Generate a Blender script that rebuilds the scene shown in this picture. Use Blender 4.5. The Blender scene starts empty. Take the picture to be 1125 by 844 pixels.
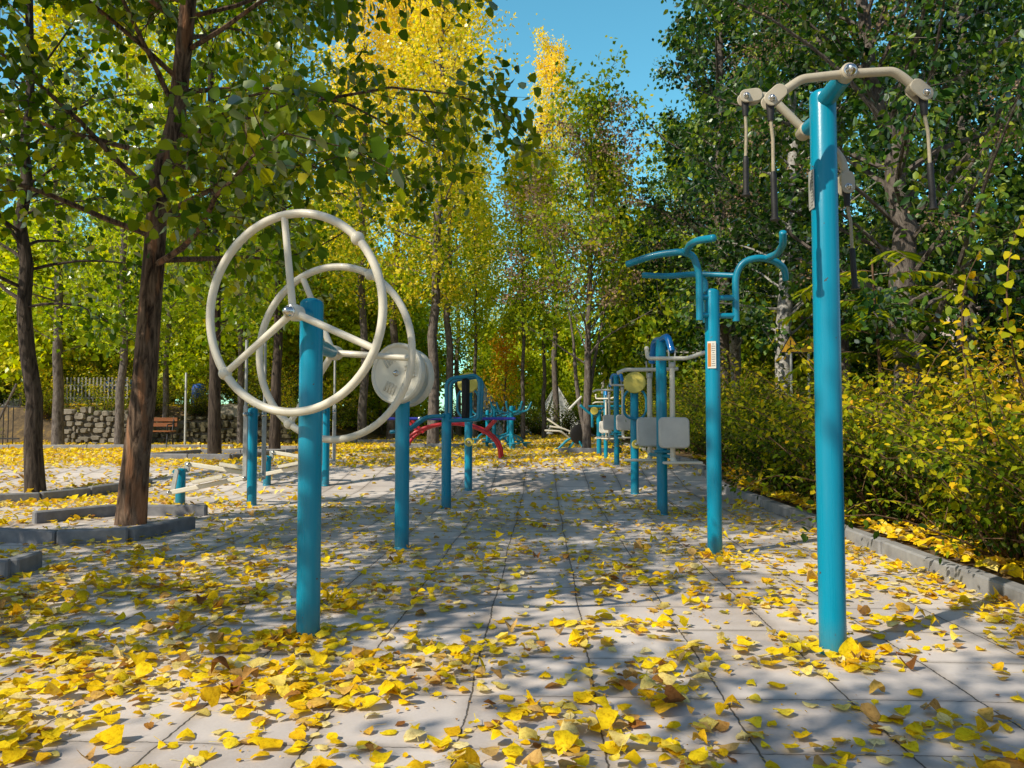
import bpy, math, random
import numpy as np
from mathutils import Vector, Matrix

PI = math.pi
R = math.radians
scene = bpy.context.scene
COL = scene.collection
rng = np.random.default_rng(11)
random.seed(11)

SUN_AZ = (-.78, -.625)          # horizontal direction towards the sun
SUN_EL = 41.0


def ground_z(x, y):
    """The court rises by a low ramp about eleven metres from the camera."""
    t = np.clip((np.asarray(y, float) - 10.3) / 2.5, 0, 1)
    z = .23 * t * t * (3 - 2 * t)
    xx = np.asarray(x, float)
    bank = np.clip((np.asarray(y, float) - 24.4) / 1.3, 0, 1) * np.clip((-xx - 7.0) / 2.5, 0, 1)
    return z + 1.25 * bank * bank * (3 - 2 * bank)


# ------------------------------------------------------------------ mesh helpers
class MB:
    def __init__(self):
        self.v = []
        self.f = []

    def add(self, vs, fs, M=None):
        b = len(self.v)
        if M is not None:
            vs = [tuple(M @ Vector(p)) for p in vs]
        self.v.extend([tuple(p) for p in vs])
        self.f.extend([tuple(i + b for i in f) for f in fs])
        return self

    def tube(self, pts, r, n=12, cap=True, M=None, dome=False):
        pts = [Vector(p) for p in pts]
        rs = list(r) if hasattr(r, '__len__') else [r] * len(pts)
        if dome:                                    # rounded end on the last point
            d = (pts[-1] - pts[-2]).normalized()
            r0 = rs[-1]
            e = pts[-1].copy()
            for k in (1, 2, 3, 4):
                a = k / 4 * PI / 2 * .96
                pts.append(e + d * (r0 * .55 * math.sin(a)))
                rs.append(r0 * math.cos(a))
        t = (pts[1] - pts[0]).normalized()
        ref = Vector((0, 0, 1)) if abs(t.z) < .9 else Vector((1, 0, 0))
        u = t.cross(ref).normalized()
        vs, fs = [], []
        for i, p in enumerate(pts):
            if i == 0:
                tt = pts[1] - pts[0]
            elif i == len(pts) - 1:
                tt = pts[-1] - pts[-2]
            else:
                tt = (pts[i + 1] - pts[i]).normalized() + (pts[i] - pts[i - 1]).normalized()
            if tt.length < 1e-9:
                tt = t
            tt = tt.normalized()
            u = (u - tt * u.dot(tt))
            u = u.normalized()
            w = tt.cross(u)
            for k in range(n):
                a = 2 * PI * k / n
                vs.append(p + (u * math.cos(a) + w * math.sin(a)) * rs[i])
        for i in range(len(pts) - 1):
            for k in range(n):
                k2 = (k + 1) % n
                fs.append((i * n + k, i * n + k2, (i + 1) * n + k2, (i + 1) * n + k))
        if cap:
            fs.append(tuple(range(n))[::-1])
            fs.append(tuple((len(pts) - 1) * n + k for k in range(n)))
        return self.add(vs, fs, M)

    def lathe(self, prof, n=24, M=None):
        """prof: list of (radius, height) turned about local Z."""
        vs, fs = [], []
        for (r, z) in prof:
            for k in range(n):
                a = 2 * PI * k / n
                vs.append((r * math.cos(a), r * math.sin(a), z))
        for i in range(len(prof) - 1):
            for k in range(n):
                k2 = (k + 1) % n
                fs.append((i * n + k, i * n + k2, (i + 1) * n + k2, (i + 1) * n + k))
        fs.append(tuple(range(n))[::-1])
        fs.append(tuple((len(prof) - 1) * n + k for k in range(n)))
        return self.add(vs, fs, M)

    def box(self, c, s, M=None, bev=0.0):
        x, y, z = s[0] / 2, s[1] / 2, s[2] / 2
        if bev <= 0:
            vs = [(c[0] + i * x, c[1] + j * y, c[2] + k * z) for k in (-1, 1) for j in (-1, 1) for i in (-1, 1)]
            fs = [(0, 2, 3, 1), (4, 5, 7, 6), (0, 1, 5, 4), (2, 6, 7, 3), (0, 4, 6, 2), (1, 3, 7, 5)]
            return self.add(vs, fs, M)
        b = min(bev, x * .9, y * .9, z * .9)
        rings = []
        for (zz, ins) in ((-z, b), (-z + b, 0), (z - b, 0), (z, b)):
            xi, yi = x - ins, y - ins
            rings.append([(c[0] + px, c[1] + py, c[2] + zz) for px, py in
                          ((-xi + b, -yi), (xi - b, -yi), (xi, -yi + b), (xi, yi - b), (xi - b, yi), (-xi + b, yi), (-xi, yi - b), (-xi, -yi + b))])
        vs = [p for r_ in rings for p in r_]
        fs = []
        for i in range(3):
            for k in range(8):
                k2 = (k + 1) % 8
                fs.append((i * 8 + k, i * 8 + k2, (i + 1) * 8 + k2, (i + 1) * 8 + k))
        fs.append(tuple(range(8))[::-1])
        fs.append(tuple(24 + k for k in range(8)))
        return self.add(vs, fs, M)

    def plate(self, w, h, t, rad, M=None, seg=5, bev=.004):
        """Rounded rectangle in local XZ, thickness along Y, centred."""
        def ring(ins, y):
            out = []
            hw, hh, rr = w / 2 - ins, h / 2 - ins, max(rad - ins, .001)
            for (cx, cz, a0) in ((hw - rr, hh - rr, 0), (-hw + rr, hh - rr, 90), (-hw + rr, -hh + rr, 180), (hw - rr, -hh + rr, 270)):
                for k in range(seg + 1):
                    a = R(a0 + 90 * k / seg)
                    out.append((cx + rr * math.cos(a), y, cz + rr * math.sin(a)))
            return out
        b = min(bev, t * .45)
        rings = [ring(b, -t / 2), ring(0, -t / 2 + b), ring(0, t / 2 - b), ring(b, t / 2)]
        n = len(rings[0])
        vs = [p for r_ in rings for p in r_]
        fs = []
        for i in range(3):
            for k in range(n):
                k2 = (k + 1) % n
                fs.append((i * n + k, (i + 1) * n + k, (i + 1) * n + k2, i * n + k2))
        fs.append(tuple(range(n)))
        fs.append(tuple(3 * n + k for k in range(n))[::-1])
        return self.add(vs, fs, M)

    def sphere(self, c, r, n=16, m=10, sq=(1, 1, 1)):
        prof = [(max(r * math.sin(PI * i / m), r * .02), -r * math.cos(PI * i / m)) for i in range(m + 1)]
        M = Matrix.Translation(Vector(c)) @ Matrix.Diagonal((sq[0], sq[1], sq[2], 1))
        return self.lathe(prof, n, M)

    def mesh(self, name, m=None, smooth=40):
        me = bpy.data.meshes.new(name)
        me.from_pydata(self.v, [], self.f)
        me.update()
        if smooth:
            me.polygons.foreach_set('use_smooth', [True] * len(me.polygons))
            me.set_sharp_from_angle(angle=R(smooth))
        if m is not None:
            me.materials.append(m)
        return me


def link(name, me, parent=None, loc=(0, 0, 0), rot=(0, 0, 0)):
    o = bpy.data.objects.new(name, me)
    COL.objects.link(o)
    o.parent = parent
    o.location = loc
    o.rotation_euler = rot
    return o


def part(name, mb, m, parent=None, smooth=40, label=None):
    o = link(name, mb.mesh(name, m, smooth), parent)
    if label:
        o['label'] = label
    return o


def tag(o, label, cat, group=None):
    o['label'] = label
    o['category'] = cat
    if group:
        o['group'] = group
    return o


def thing(name, label, cat, loc=(0, 0, 0), rz=0.0, group=None):
    o = bpy.data.objects.new(name, None)
    COL.objects.link(o)
    o.empty_display_size = .2
    o.location = loc
    o.rotation_euler = (0, 0, rz)
    return tag(o, label, cat, group)


def copy_thing(src, loc, rz=0.0, scale=1.0, label=None, group=None):
    def cp(o, parent):
        c = o.copy()
        COL.objects.link(c)
        c.parent = parent
        for ch in list(o.children):
            cp(ch, c)
        return c
    c = cp(src, None)
    c.location = loc
    c.rotation_euler = (0, 0, rz)
    c.scale = (scale,) * 3 if not hasattr(scale, '__len__') else scale
    if label:
        c['label'] = label
    if group:
        c['group'] = group
    return c


def fillet(pts, rad, seg=6):
    """Polyline with rounded corners."""
    P = [Vector(p) for p in pts]
    out = [P[0]]
    for i in range(1, len(P) - 1):
        a, b, c = P[i - 1], P[i], P[i + 1]
        d1, d2 = (a - b), (c - b)
        q = min(rad, d1.length * .48, d2.length * .48)
        s, e = b + d1.normalized() * q, b + d2.normalized() * q
        for k in range(seg + 1):
            t = k / seg
            out.append(s * (1 - t) ** 2 + b * 2 * t * (1 - t) + e * t * t)
    out.append(P[-1])
    return out


def axis_matrix(origin, direction):
    """Local Z along direction."""
    q = Vector(direction).normalized().to_track_quat('Z', 'Y')
    return Matrix.Translation(Vector(origin)) @ q.to_matrix().to_4x4()


def structure(name, me, loc=(0, 0, 0)):
    o = link(name, me, None, loc)
    o['kind'] = 'structure'
    return o


# ------------------------------------------------------------------ materials
def new_mat(name):
    m = bpy.data.materials.new(name)
    m.use_nodes = True
    nt = m.node_tree
    for n in list(nt.nodes):
        nt.nodes.remove(n)
    out = nt.nodes.new('ShaderNodeOutputMaterial')
    return m, nt, out


def N(nt, kind, **kw):
    n = nt.nodes.new(kind)
    for k, v in kw.items():
        if k.startswith('i_'):
            key = k[2:]
            key = int(key) if key.isdigit() else key.replace('_', ' ')
            n.inputs[key].default_value = v
        else:
            setattr(n, k, v)
    return n


def ramp(nt, stops, interp='LINEAR'):
    n = nt.nodes.new('ShaderNodeValToRGB')
    cr = n.color_ramp
    cr.interpolation = interp
    while len(cr.elements) > 1:
        cr.elements.remove(cr.elements[-1])
    cr.elements[0].position = stops[0][0]
    cr.elements[0].color = (*stops[0][1], 1)
    for p, c in stops[1:]:
        e = cr.elements.new(p)
        e.color = (*c, 1)
    return n


def mathn(nt, op, a, b=None, c=None):
    n = nt.nodes.new('ShaderNodeMath')
    n.operation = op
    for i, v in enumerate((a, b, c)):
        if v is None:
            continue
        if isinstance(v, (int, float)):
            n.inputs[i].default_value = v
        else:
            nt.links.new(v, n.inputs[i])
    return n.outputs[0]


def surface_mat(name, c1, c2, rough=.6, scale=8.0, bump=.15, stretch=(1, 1, 1), metal=0.0, spec=.5, detail=6, dist=.02, coat=0.0, fine=None):
    """Two-tone noise surface with bump, in object coordinates."""
    m, nt, out = new_mat(name)
    tc = N(nt, 'ShaderNodeTexCoord')
    mp = N(nt, 'ShaderNodeMapping')
    mp.inputs['Scale'].default_value = stretch
    nt.links.new(tc.outputs['Object'], mp.inputs['Vector'])
    nz = N(nt, 'ShaderNodeTexNoise', i_Scale=scale, i_Detail=detail, i_Roughness=.6)
    nt.links.new(mp.outputs[0], nz.inputs['Vector'])
    rp = ramp(nt, [(.32, c1), (.68, c2)])
    nt.links.new(nz.outputs['Fac'], rp.inputs[0])
    p = N(nt, 'ShaderNodeBsdfPrincipled', i_Roughness=rough, i_Metallic=metal)
    p.inputs['Specular IOR Level'].default_value = spec
    p.inputs['Coat Weight'].default_value = coat
    col = rp.outputs[0]
    nt.links.new(col, p.inputs['Base Color'])
    nz2 = N(nt, 'ShaderNodeTexNoise', i_Scale=scale * (fine or 3.7), i_Detail=5)
    nt.links.new(mp.outputs[0], nz2.inputs['Vector'])
    rr = N(nt, 'ShaderNodeMapRange')
    rr.inputs['To Min'].default_value = max(rough - .12, .05)
    rr.inputs['To Max'].default_value = min(rough + .15, 1)
    nt.links.new(nz2.outputs['Fac'], rr.inputs['Value'])
    nt.links.new(rr.outputs[0], p.inputs['Roughness'])
    if bump:
        bp = N(nt, 'ShaderNodeBump', i_Strength=bump, i_Distance=dist)
        nt.links.new(nz2.outputs['Fac'], bp.inputs['Height'])
        nt.links.new(bp.outputs[0], p.inputs['Normal'])
    nt.links.new(p.outputs[0], out.inputs[0])
    return m


def bark_mat(name, dark, light, accent=None, sc=9.0, stretch=.16, bump=.9, dist=.03):
    m, nt, out = new_mat(name)
    tc = N(nt, 'ShaderNodeTexCoord')
    mp = N(nt, 'ShaderNodeMapping')
    mp.inputs['Scale'].default_value = (1, 1, stretch)
    nt.links.new(tc.outputs['Object'], mp.inputs['Vector'])
    nz = N(nt, 'ShaderNodeTexNoise', i_Scale=sc * 2.6, i_Detail=7, i_Roughness=.65, i_Distortion=.6)
    nt.links.new(mp.outputs[0], nz.inputs['Vector'])
    rp = ramp(nt, [(.36, dark), (.5, tuple((a + b) / 2 for a, b in zip(dark, light))), (.66, light)])
    nt.links.new(nz.outputs['Fac'], rp.inputs[0])
    col = rp.outputs[0]
    if accent:
        nz3 = N(nt, 'ShaderNodeTexNoise', i_Scale=sc * 1.1, i_Detail=5)
        nt.links.new(mp.outputs[0], nz3.inputs['Vector'])
        rp3 = ramp(nt, [(.54, (0, 0, 0)), (.64, (.8, .8, .8))])
        nt.links.new(nz3.outputs['Fac'], rp3.inputs[0])
        mx = N(nt, 'ShaderNodeMix', data_type='RGBA')
        nt.links.new(rp3.outputs[0], mx.inputs[0])
        nt.links.new(col, mx.inputs[6])
        mx.inputs[7].default_value = (*accent, 1)
        mx2 = N(nt, 'ShaderNodeMix', data_type='RGBA', blend_type='MULTIPLY')
        mx2.inputs[0].default_value = .55
        nt.links.new(mx.outputs[2], mx2.inputs[6])
        g = ramp(nt, [(.3, (.35, .35, .35)), (.6, (1.3, 1.3, 1.3))])
        nt.links.new(nz.outputs['Fac'], g.inputs[0])
        nt.links.new(g.outputs[0], mx2.inputs[7])
        col = mx2.outputs[2]
    p = N(nt, 'ShaderNodeBsdfPrincipled', i_Roughness=.9)
    p.inputs['Specular IOR Level'].default_value = .2
    nt.links.new(col, p.inputs['Base Color'])
    bp = N(nt, 'ShaderNodeBump', i_Strength=bump, i_Distance=dist)
    nt.links.new(nz.outputs['Fac'], bp.inputs['Height'])
    nt.links.new(bp.outputs[0], p.inputs['Normal'])
    nt.links.new(p.outputs[0], out.inputs[0])
    return m


def leaf_mat(name, stops, trans=.38, gloss=.08, clump=.5, spots=0.0):
    """Per-leaf colour from a mesh attribute, larger light and dark clumps from noise."""
    m, nt, out = new_mat(name)
    at = N(nt, 'ShaderNodeAttribute', attribute_name='rnd')
    rp = ramp(nt, stops)
    tc = N(nt, 'ShaderNodeTexCoord')
    oi = N(nt, 'ShaderNodeObjectInfo')
    nz = N(nt, 'ShaderNodeTexNoise', i_Scale=.9, i_Detail=2)
    nz.noise_dimensions = '4D'
    nt.links.new(tc.outputs['Object'], nz.inputs['Vector'])
    w = mathn(nt, 'MULTIPLY', oi.outputs['Random'], 40.0)
    nt.links.new(w, nz.inputs['W'])
    s = mathn(nt, 'MULTIPLY_ADD', nz.outputs['Fac'], clump * 2, -clump)
    f = mathn(nt, 'ADD', at.outputs['Fac'], s)
    o2 = mathn(nt, 'MULTIPLY_ADD', oi.outputs['Random'], .14, -.07)
    f = mathn(nt, 'ADD', f, o2)
    nt.links.new(f, rp.inputs[0])
    col = rp.outputs[0]
    if spots:                                       # browned blotches and veins on dry leaves
        n3 = N(nt, 'ShaderNodeTexNoise', i_Scale=75, i_Detail=6, i_Roughness=.68)
        nt.links.new(tc.outputs['Object'], n3.inputs['Vector'])
        r3 = ramp(nt, [(.34, (.36, .20, .10)), (.47, (.86, .78, .68)), (.6, (1.06, 1.04, 1.0))])
        nt.links.new(n3.outputs['Fac'], r3.inputs[0])
        mx = N(nt, 'ShaderNodeMix', data_type='RGBA', blend_type='MULTIPLY')
        mx.inputs[0].default_value = spots
        nt.links.new(col, mx.inputs[6])
        nt.links.new(r3.outputs[0], mx.inputs[7])
        col = mx.outputs[2]
    d = N(nt, 'ShaderNodeBsdfDiffuse')
    if spots:
        bp = N(nt, 'ShaderNodeBump', i_Strength=.6, i_Distance=.006)
        nt.links.new(n3.outputs['Fac'], bp.inputs['Height'])
        nt.links.new(bp.outputs[0], d.inputs['Normal'])
    t = N(nt, 'ShaderNodeBsdfTranslucent')
    g = N(nt, 'ShaderNodeBsdfGlossy', i_Roughness=.42)
    g.inputs['Color'].default_value = (.8, .85, .8, 1)
    nt.links.new(col, d.inputs['Color'])
    hs = N(nt, 'ShaderNodeHueSaturation', i_Saturation=1.12, i_Value=1.5)
    nt.links.new(col, hs.inputs['Color'])
    nt.links.new(hs.outputs[0], t.inputs['Color'])
    m1 = N(nt, 'ShaderNodeMixShader')
    m1.inputs[0].default_value = trans
    nt.links.new(d.outputs[0], m1.inputs[1])
    nt.links.new(t.outputs[0], m1.inputs[2])
    m2 = N(nt, 'ShaderNodeMixShader')
    fr = N(nt, 'ShaderNodeFresnel', i_IOR=1.4)
    fm = mathn(nt, 'MULTIPLY', fr.outputs[0], gloss * 1.7)
    nt.links.new(fm, m2.inputs[0])
    nt.links.new(m1.outputs[0], m2.inputs[1])
    nt.links.new(g.outputs[0], m2.inputs[2])
    nt.links.new(m2.outputs[0], out.inputs[0])
    return m



def post_paint(name, c1, c2):
    """Teal paint with grime near the ground, dusty streaks and a few chips (heights are object heights)."""
    m, nt, out = new_mat(name)
    tc = N(nt, 'ShaderNodeTexCoord')
    sep = N(nt, 'ShaderNodeSeparateXYZ')
    nt.links.new(tc.outputs['Object'], sep.inputs[0])
    n1 = N(nt, 'ShaderNodeTexNoise', i_Scale=4, i_Detail=5)
    n1.noise_dimensions = '4D'
    mp = N(nt, 'ShaderNodeMapping')
    mp.inputs['Scale'].default_value = (1, 1, .12)
    nt.links.new(tc.outputs['Object'], mp.inputs['Vector'])
    oi = N(nt, 'ShaderNodeObjectInfo')
    nt.links.new(mathn(nt, 'MULTIPLY', oi.outputs['Random'], 30.0), n1.inputs['W'])
    nt.links.new(mp.outputs[0], n1.inputs['Vector'])
    rp = ramp(nt, [(.3, c1), (.7, c2)])
    nt.links.new(n1.outputs['Fac'], rp.inputs[0])
    n2 = N(nt, 'ShaderNodeTexNoise', i_Scale=55, i_Detail=5, i_Roughness=.7)
    nt.links.new(tc.outputs['Object'], n2.inputs['Vector'])
    n3 = N(nt, 'ShaderNodeTexNoise', i_Scale=22, i_Detail=4, i_Roughness=.6)
    nt.links.new(tc.outputs['Object'], n3.inputs['Vector'])
    g = N(nt, 'ShaderNodeMapRange')
    g.inputs['From Min'].default_value = .0
    g.inputs['From Max'].default_value = .16
    g.inputs['To Min'].default_value = .8
    g.inputs['To Max'].default_value = 0
    nt.links.new(sep.outputs[2], g.inputs['Value'])
    gf = mathn(nt, 'MULTIPLY', g.outputs[0], n2.outputs['Fac'])
    mx = N(nt, 'ShaderNodeMix', data_type='RGBA')
    nt.links.new(gf, mx.inputs[0])
    nt.links.new(rp.outputs[0], mx.inputs[6])
    mx.inputs[7].default_value = (.10, .085, .065, 1)
    mp2 = N(nt, 'ShaderNodeMapping')
    mp2.inputs['Scale'].default_value = (26, 26, .9)
    nt.links.new(tc.outputs['Object'], mp2.inputs['Vector'])
    n4 = N(nt, 'ShaderNodeTexNoise', i_Scale=1.0, i_Detail=6, i_Roughness=.7)
    nt.links.new(mp2.outputs[0], n4.inputs['Vector'])
    st = ramp(nt, [(.52, (0, 0, 0)), (.75, (.13, .13, .13))])
    nt.links.new(n4.outputs['Fac'], st.inputs[0])
    mx2 = N(nt, 'ShaderNodeMix', data_type='RGBA')
    nt.links.new(st.outputs[0], mx2.inputs[0])
    nt.links.new(mx.outputs[2], mx2.inputs[6])
    mx2.inputs[7].default_value = (.16, .32, .39, 1)
    ch = ramp(nt, [(.685, (0, 0, 0)), (.70, (1, 1, 1))])
    nt.links.new(n3.outputs['Fac'], ch.inputs[0])
    mx3 = N(nt, 'ShaderNodeMix', data_type='RGBA')
    nt.links.new(ch.outputs[0], mx3.inputs[0])
    nt.links.new(mx2.outputs[2], mx3.inputs[6])
    mx3.inputs[7].default_value = (.09, .05, .035, 1)
    p = N(nt, 'ShaderNodeBsdfPrincipled')
    p.inputs['Coat Weight'].default_value = .12
    p.inputs['Specular IOR Level'].default_value = .35
    p.inputs['Coat Roughness'].default_value = .12
    nt.links.new(mx3.outputs[2], p.inputs['Base Color'])
    nt.links.new(mathn(nt, 'MULTIPLY_ADD', n4.outputs['Fac'], .35, .12), p.inputs['Roughness'])
    bp = N(nt, 'ShaderNodeBump', i_Strength=.12, i_Distance=.004)
    nt.links.new(n2.outputs['Fac'], bp.inputs['Height'])
    nt.links.new(bp.outputs[0], p.inputs['Normal'])
    nt.links.new(p.outputs[0], out.inputs[0])
    return m


M_TEAL = post_paint('teal_post_paint', (.0, .222, .35), (.0, .256, .40))
M_TEAL2 = surface_mat('teal_paint_tubes', (.0, .202, .32), (.0, .232, .362), rough=.34, scale=9, bump=.05, dist=.004, coat=.2)
M_BLUE = surface_mat('bright_blue_paint', (.0, .16, .48), (.004, .2, .55), rough=.3, scale=9, bump=.04, dist=.004, coat=.2)
M_BEIGE = surface_mat('cream_paint', (.65, .60, .49), (.75, .70, .585), rough=.42, scale=6, bump=.06, dist=.004, coat=.1)
M_BEIGE_D = surface_mat('tan_paint', (.40, .35, .26), (.50, .445, .34), rough=.45, scale=9, bump=.06, dist=.004)
M_PAD = surface_mat('pale_pad', (.55, .53, .48), (.65, .63, .575), rough=.5, scale=7, bump=.05, dist=.004)
M_YEL = surface_mat('yellow_plastic', (.62, .50, .075), (.70, .58, .10), rough=.45, scale=9, bump=.04, dist=.004)
M_RED = surface_mat('red_paint', (.42, .012, .02), (.52, .02, .03), rough=.35, scale=8, bump=.04, dist=.004, coat=.2)
M_NAVY = surface_mat('navy_paint', (.012, .02, .26), (.02, .035, .34), rough=.35, scale=8, bump=.04, dist=.004)
M_BLACK = surface_mat('black_rubber', (.008, .007, .008), (.018, .017, .017), rough=.6, scale=30, bump=.2, dist=.004)
M_CHROME = surface_mat('steel', (.55, .54, .52), (.7, .69, .67), rough=.22, scale=20, bump=.03, metal=1.0, dist=.003)
M_GREY = surface_mat('grey_metal', (.40, .40, .38), (.52, .52, .50), rough=.45, scale=10, bump=.05, dist=.003, metal=.3)
M_ROPE = surface_mat('tan_rope', (.30, .255, .175), (.42, .365, .26), rough=.85, scale=60, bump=.5, dist=.004)
M_KERB = surface_mat('kerb_concrete', (.21, .205, .21), (.33, .325, .325), rough=.9, scale=7, bump=.18, dist=.004)
M_KERB_D = surface_mat('dark_kerb_concrete', (.15, .15, .165), (.26, .26, .27), rough=.9, scale=8, bump=.2, dist=.005)
M_PLATE = surface_mat('label_white', (.62, .6, .54), (.72, .7, .64), rough=.5, scale=20, bump=.02, dist=.002)
M_ORANGE = surface_mat('label_orange', (.55, .17, .02), (.62, .24, .03), rough=.5, scale=30, bump=.02, dist=.002)
M_PRINT = surface_mat('label_print', (.16, .15, .15), (.24, .23, .22), rough=.6, scale=30, bump=.02, dist=.002)
M_SIGN = surface_mat('sign_yellow', (.78, .40, .012), (.85, .46, .02), rough=.5, scale=12, bump=.02, dist=.002)
M_WOOD = surface_mat('bench_wood', (.20, .065, .02), (.34, .12, .035), rough=.6, scale=14, bump=.2, stretch=(.2, 2, 2), dist=.006)
M_IRON = surface_mat('dark_iron', (.012, .012, .014), (.03, .03, .032), rough=.55, scale=12, bump=.1, dist=.004)
M_WHITE = surface_mat('white_wall', (.66, .66, .66), (.80, .80, .79), rough=.85, scale=.6, bump=.1)
M_PINK = surface_mat('pale_pink_wall', (.50, .40, .38), (.62, .51, .48), rough=.85, scale=.6, bump=.1)
M_GLASSW = surface_mat('dark_window', (.02, .03, .04), (.05, .07, .09), rough=.12, scale=2, bump=0)
M_BIN = surface_mat('blue_plastic', (.01, .09, .5), (.02, .14, .6), rough=.45, scale=5, bump=.1, dist=.01)
M_STONE = surface_mat('rubble_stone', (.10, .085, .06), (.34, .30, .245), rough=.95, scale=2.2, bump=.7, dist=.04)
M_MOSS_SHADE = surface_mat('mossy_shaded_stone', (.045, .04, .02), (.16, .135, .075), rough=.95, scale=2.2, bump=.7, dist=.04)  # darker rubble stone: moss tint and the wall's shade both in the colour
M_PYR = surface_mat('pale_canvas', (.34, .35, .36), (.66, .67, .68), rough=.7, scale=2.2, bump=.2, stretch=(2, 2, .35))
M_MORTAR = surface_mat('wall_mortar', (.07, .06, .045), (.13, .11, .085), rough=.95, scale=9, bump=.6)

M_BARK_BROWN = bark_mat('brown_bark', (.035, .021, .014), (.23, .15, .10), accent=(.30, .14, .07))
M_BARK_DARK = bark_mat('dark_bark', (.022, .016, .013), (.11, .085, .068))
M_BARK_GREY = bark_mat('grey_bark', (.07, .055, .048), (.21, .18, .16), sc=7, stretch=.35)
M_BARK_WHITE = bark_mat('white_bark', (.13, .12, .11), (.52, .50, .47), sc=4.5, stretch=1.6, bump=.5)
M_STEM = bark_mat('shrub_stem', (.09, .05, .03), (.25, .15, .09), sc=14)

L_DARK = leaf_mat('broad_dark_leaves', [(0, (.026, .066, .005)), (.4, (.095, .17, .009)), (.7, (.25, .30, .012)), (1, (.52, .44, .016))], trans=.46, gloss=.12, clump=.35)
L_RIGHT = leaf_mat('dark_green_leaves', [(0, (.006, .024, .008)), (.38, (.022, .072, .014)), (.66, (.10, .20, .022)), (1, (.46, .52, .06))], trans=.36, gloss=.16, clump=.6)
L_GREEN = leaf_mat('green_leaves', [(0, (.05, .11, .008)), (.35, (.20, .31, .014)), (.7, (.46, .48, .022)), (1, (.70, .56, .025))], trans=.48, gloss=.07, clump=.45)
L_LIME = leaf_mat('lime_leaves', [(0, (.13, .22, .014)), (.35, (.40, .50, .022)), (.7, (.66, .66, .035)), (1, (.82, .62, .03))], trans=.5, gloss=.06, clump=.45)
L_YELLOW = leaf_mat('yellow_leaves', [(0, (.12, .22, .012)), (.2, (.30, .40, .016)), (.36, (.60, .58, .03)), (.54, (.88, .72, .07)), (1, (.92, .70, .12))], trans=.45, gloss=.05, clump=.35)
L_ORANGE = leaf_mat('orange_leaves', [(0, (.20, .24, .02)), (.3, (.60, .42, .02)), (.6, (.82, .46, .02)), (1, (.70, .22, .03))], trans=.45, gloss=.05, clump=.3)
L_HEDGE = leaf_mat('hedge_leaves', [(0, (.022, .05, .005)), (.26, (.13, .20, .008)), (.5, (.44, .44, .014)), (.8, (.80, .58, .018)), (1, (.74, .34, .02))], trans=.4, gloss=.07, clump=.5)  # dark end serves as painted shade low inside the bushes
L_HEDGE_Y = leaf_mat('golden_hedge_leaves', [(0, (.035, .06, .006)), (.25, (.15, .18, .010)), (.5, (.52, .40, .014)), (.8, (.76, .46, .018)), (1, (.70, .28, .02))], trans=.38, gloss=.06, clump=.45)
L_HEDGE_D = leaf_mat('dark_hedge_leaves', [(0, (.05, .09, .007)), (.4, (.13, .185, .009)), (.75, (.30, .30, .012)), (1, (.56, .40, .018))], trans=.4, gloss=.07, clump=.5)
L_SEED = leaf_mat('seed_clusters', [(0, (.10, .065, .045)), (.5, (.22, .15, .10)), (1, (.40, .28, .18))], trans=.25, gloss=.02, clump=.3)
L_KOEL = leaf_mat('goldenrain_leaves', [(0, (.07, .14, .010)), (.4, (.22, .32, .016)), (.7, (.50, .48, .02)), (1, (.78, .56, .03))], trans=.42, gloss=.06, clump=.5)
L_LITTER = leaf_mat('fallen_leaf_colours', [(0, (.30, .13, .04)), (.05, (.50, .25, .06)), (.12, (.68, .47, .18)), (.18, (.82, .48, .02)), (.34, (.90, .62, .012)), (.66, (.93, .74, .025)), (.84, (.90, .74, .28)), (.93, (.88, .78, .42)), (.97, (.80, .60, .03)), (1, (.44, .45, .05))], trans=.2, gloss=.06, clump=.10, spots=.55)


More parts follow.
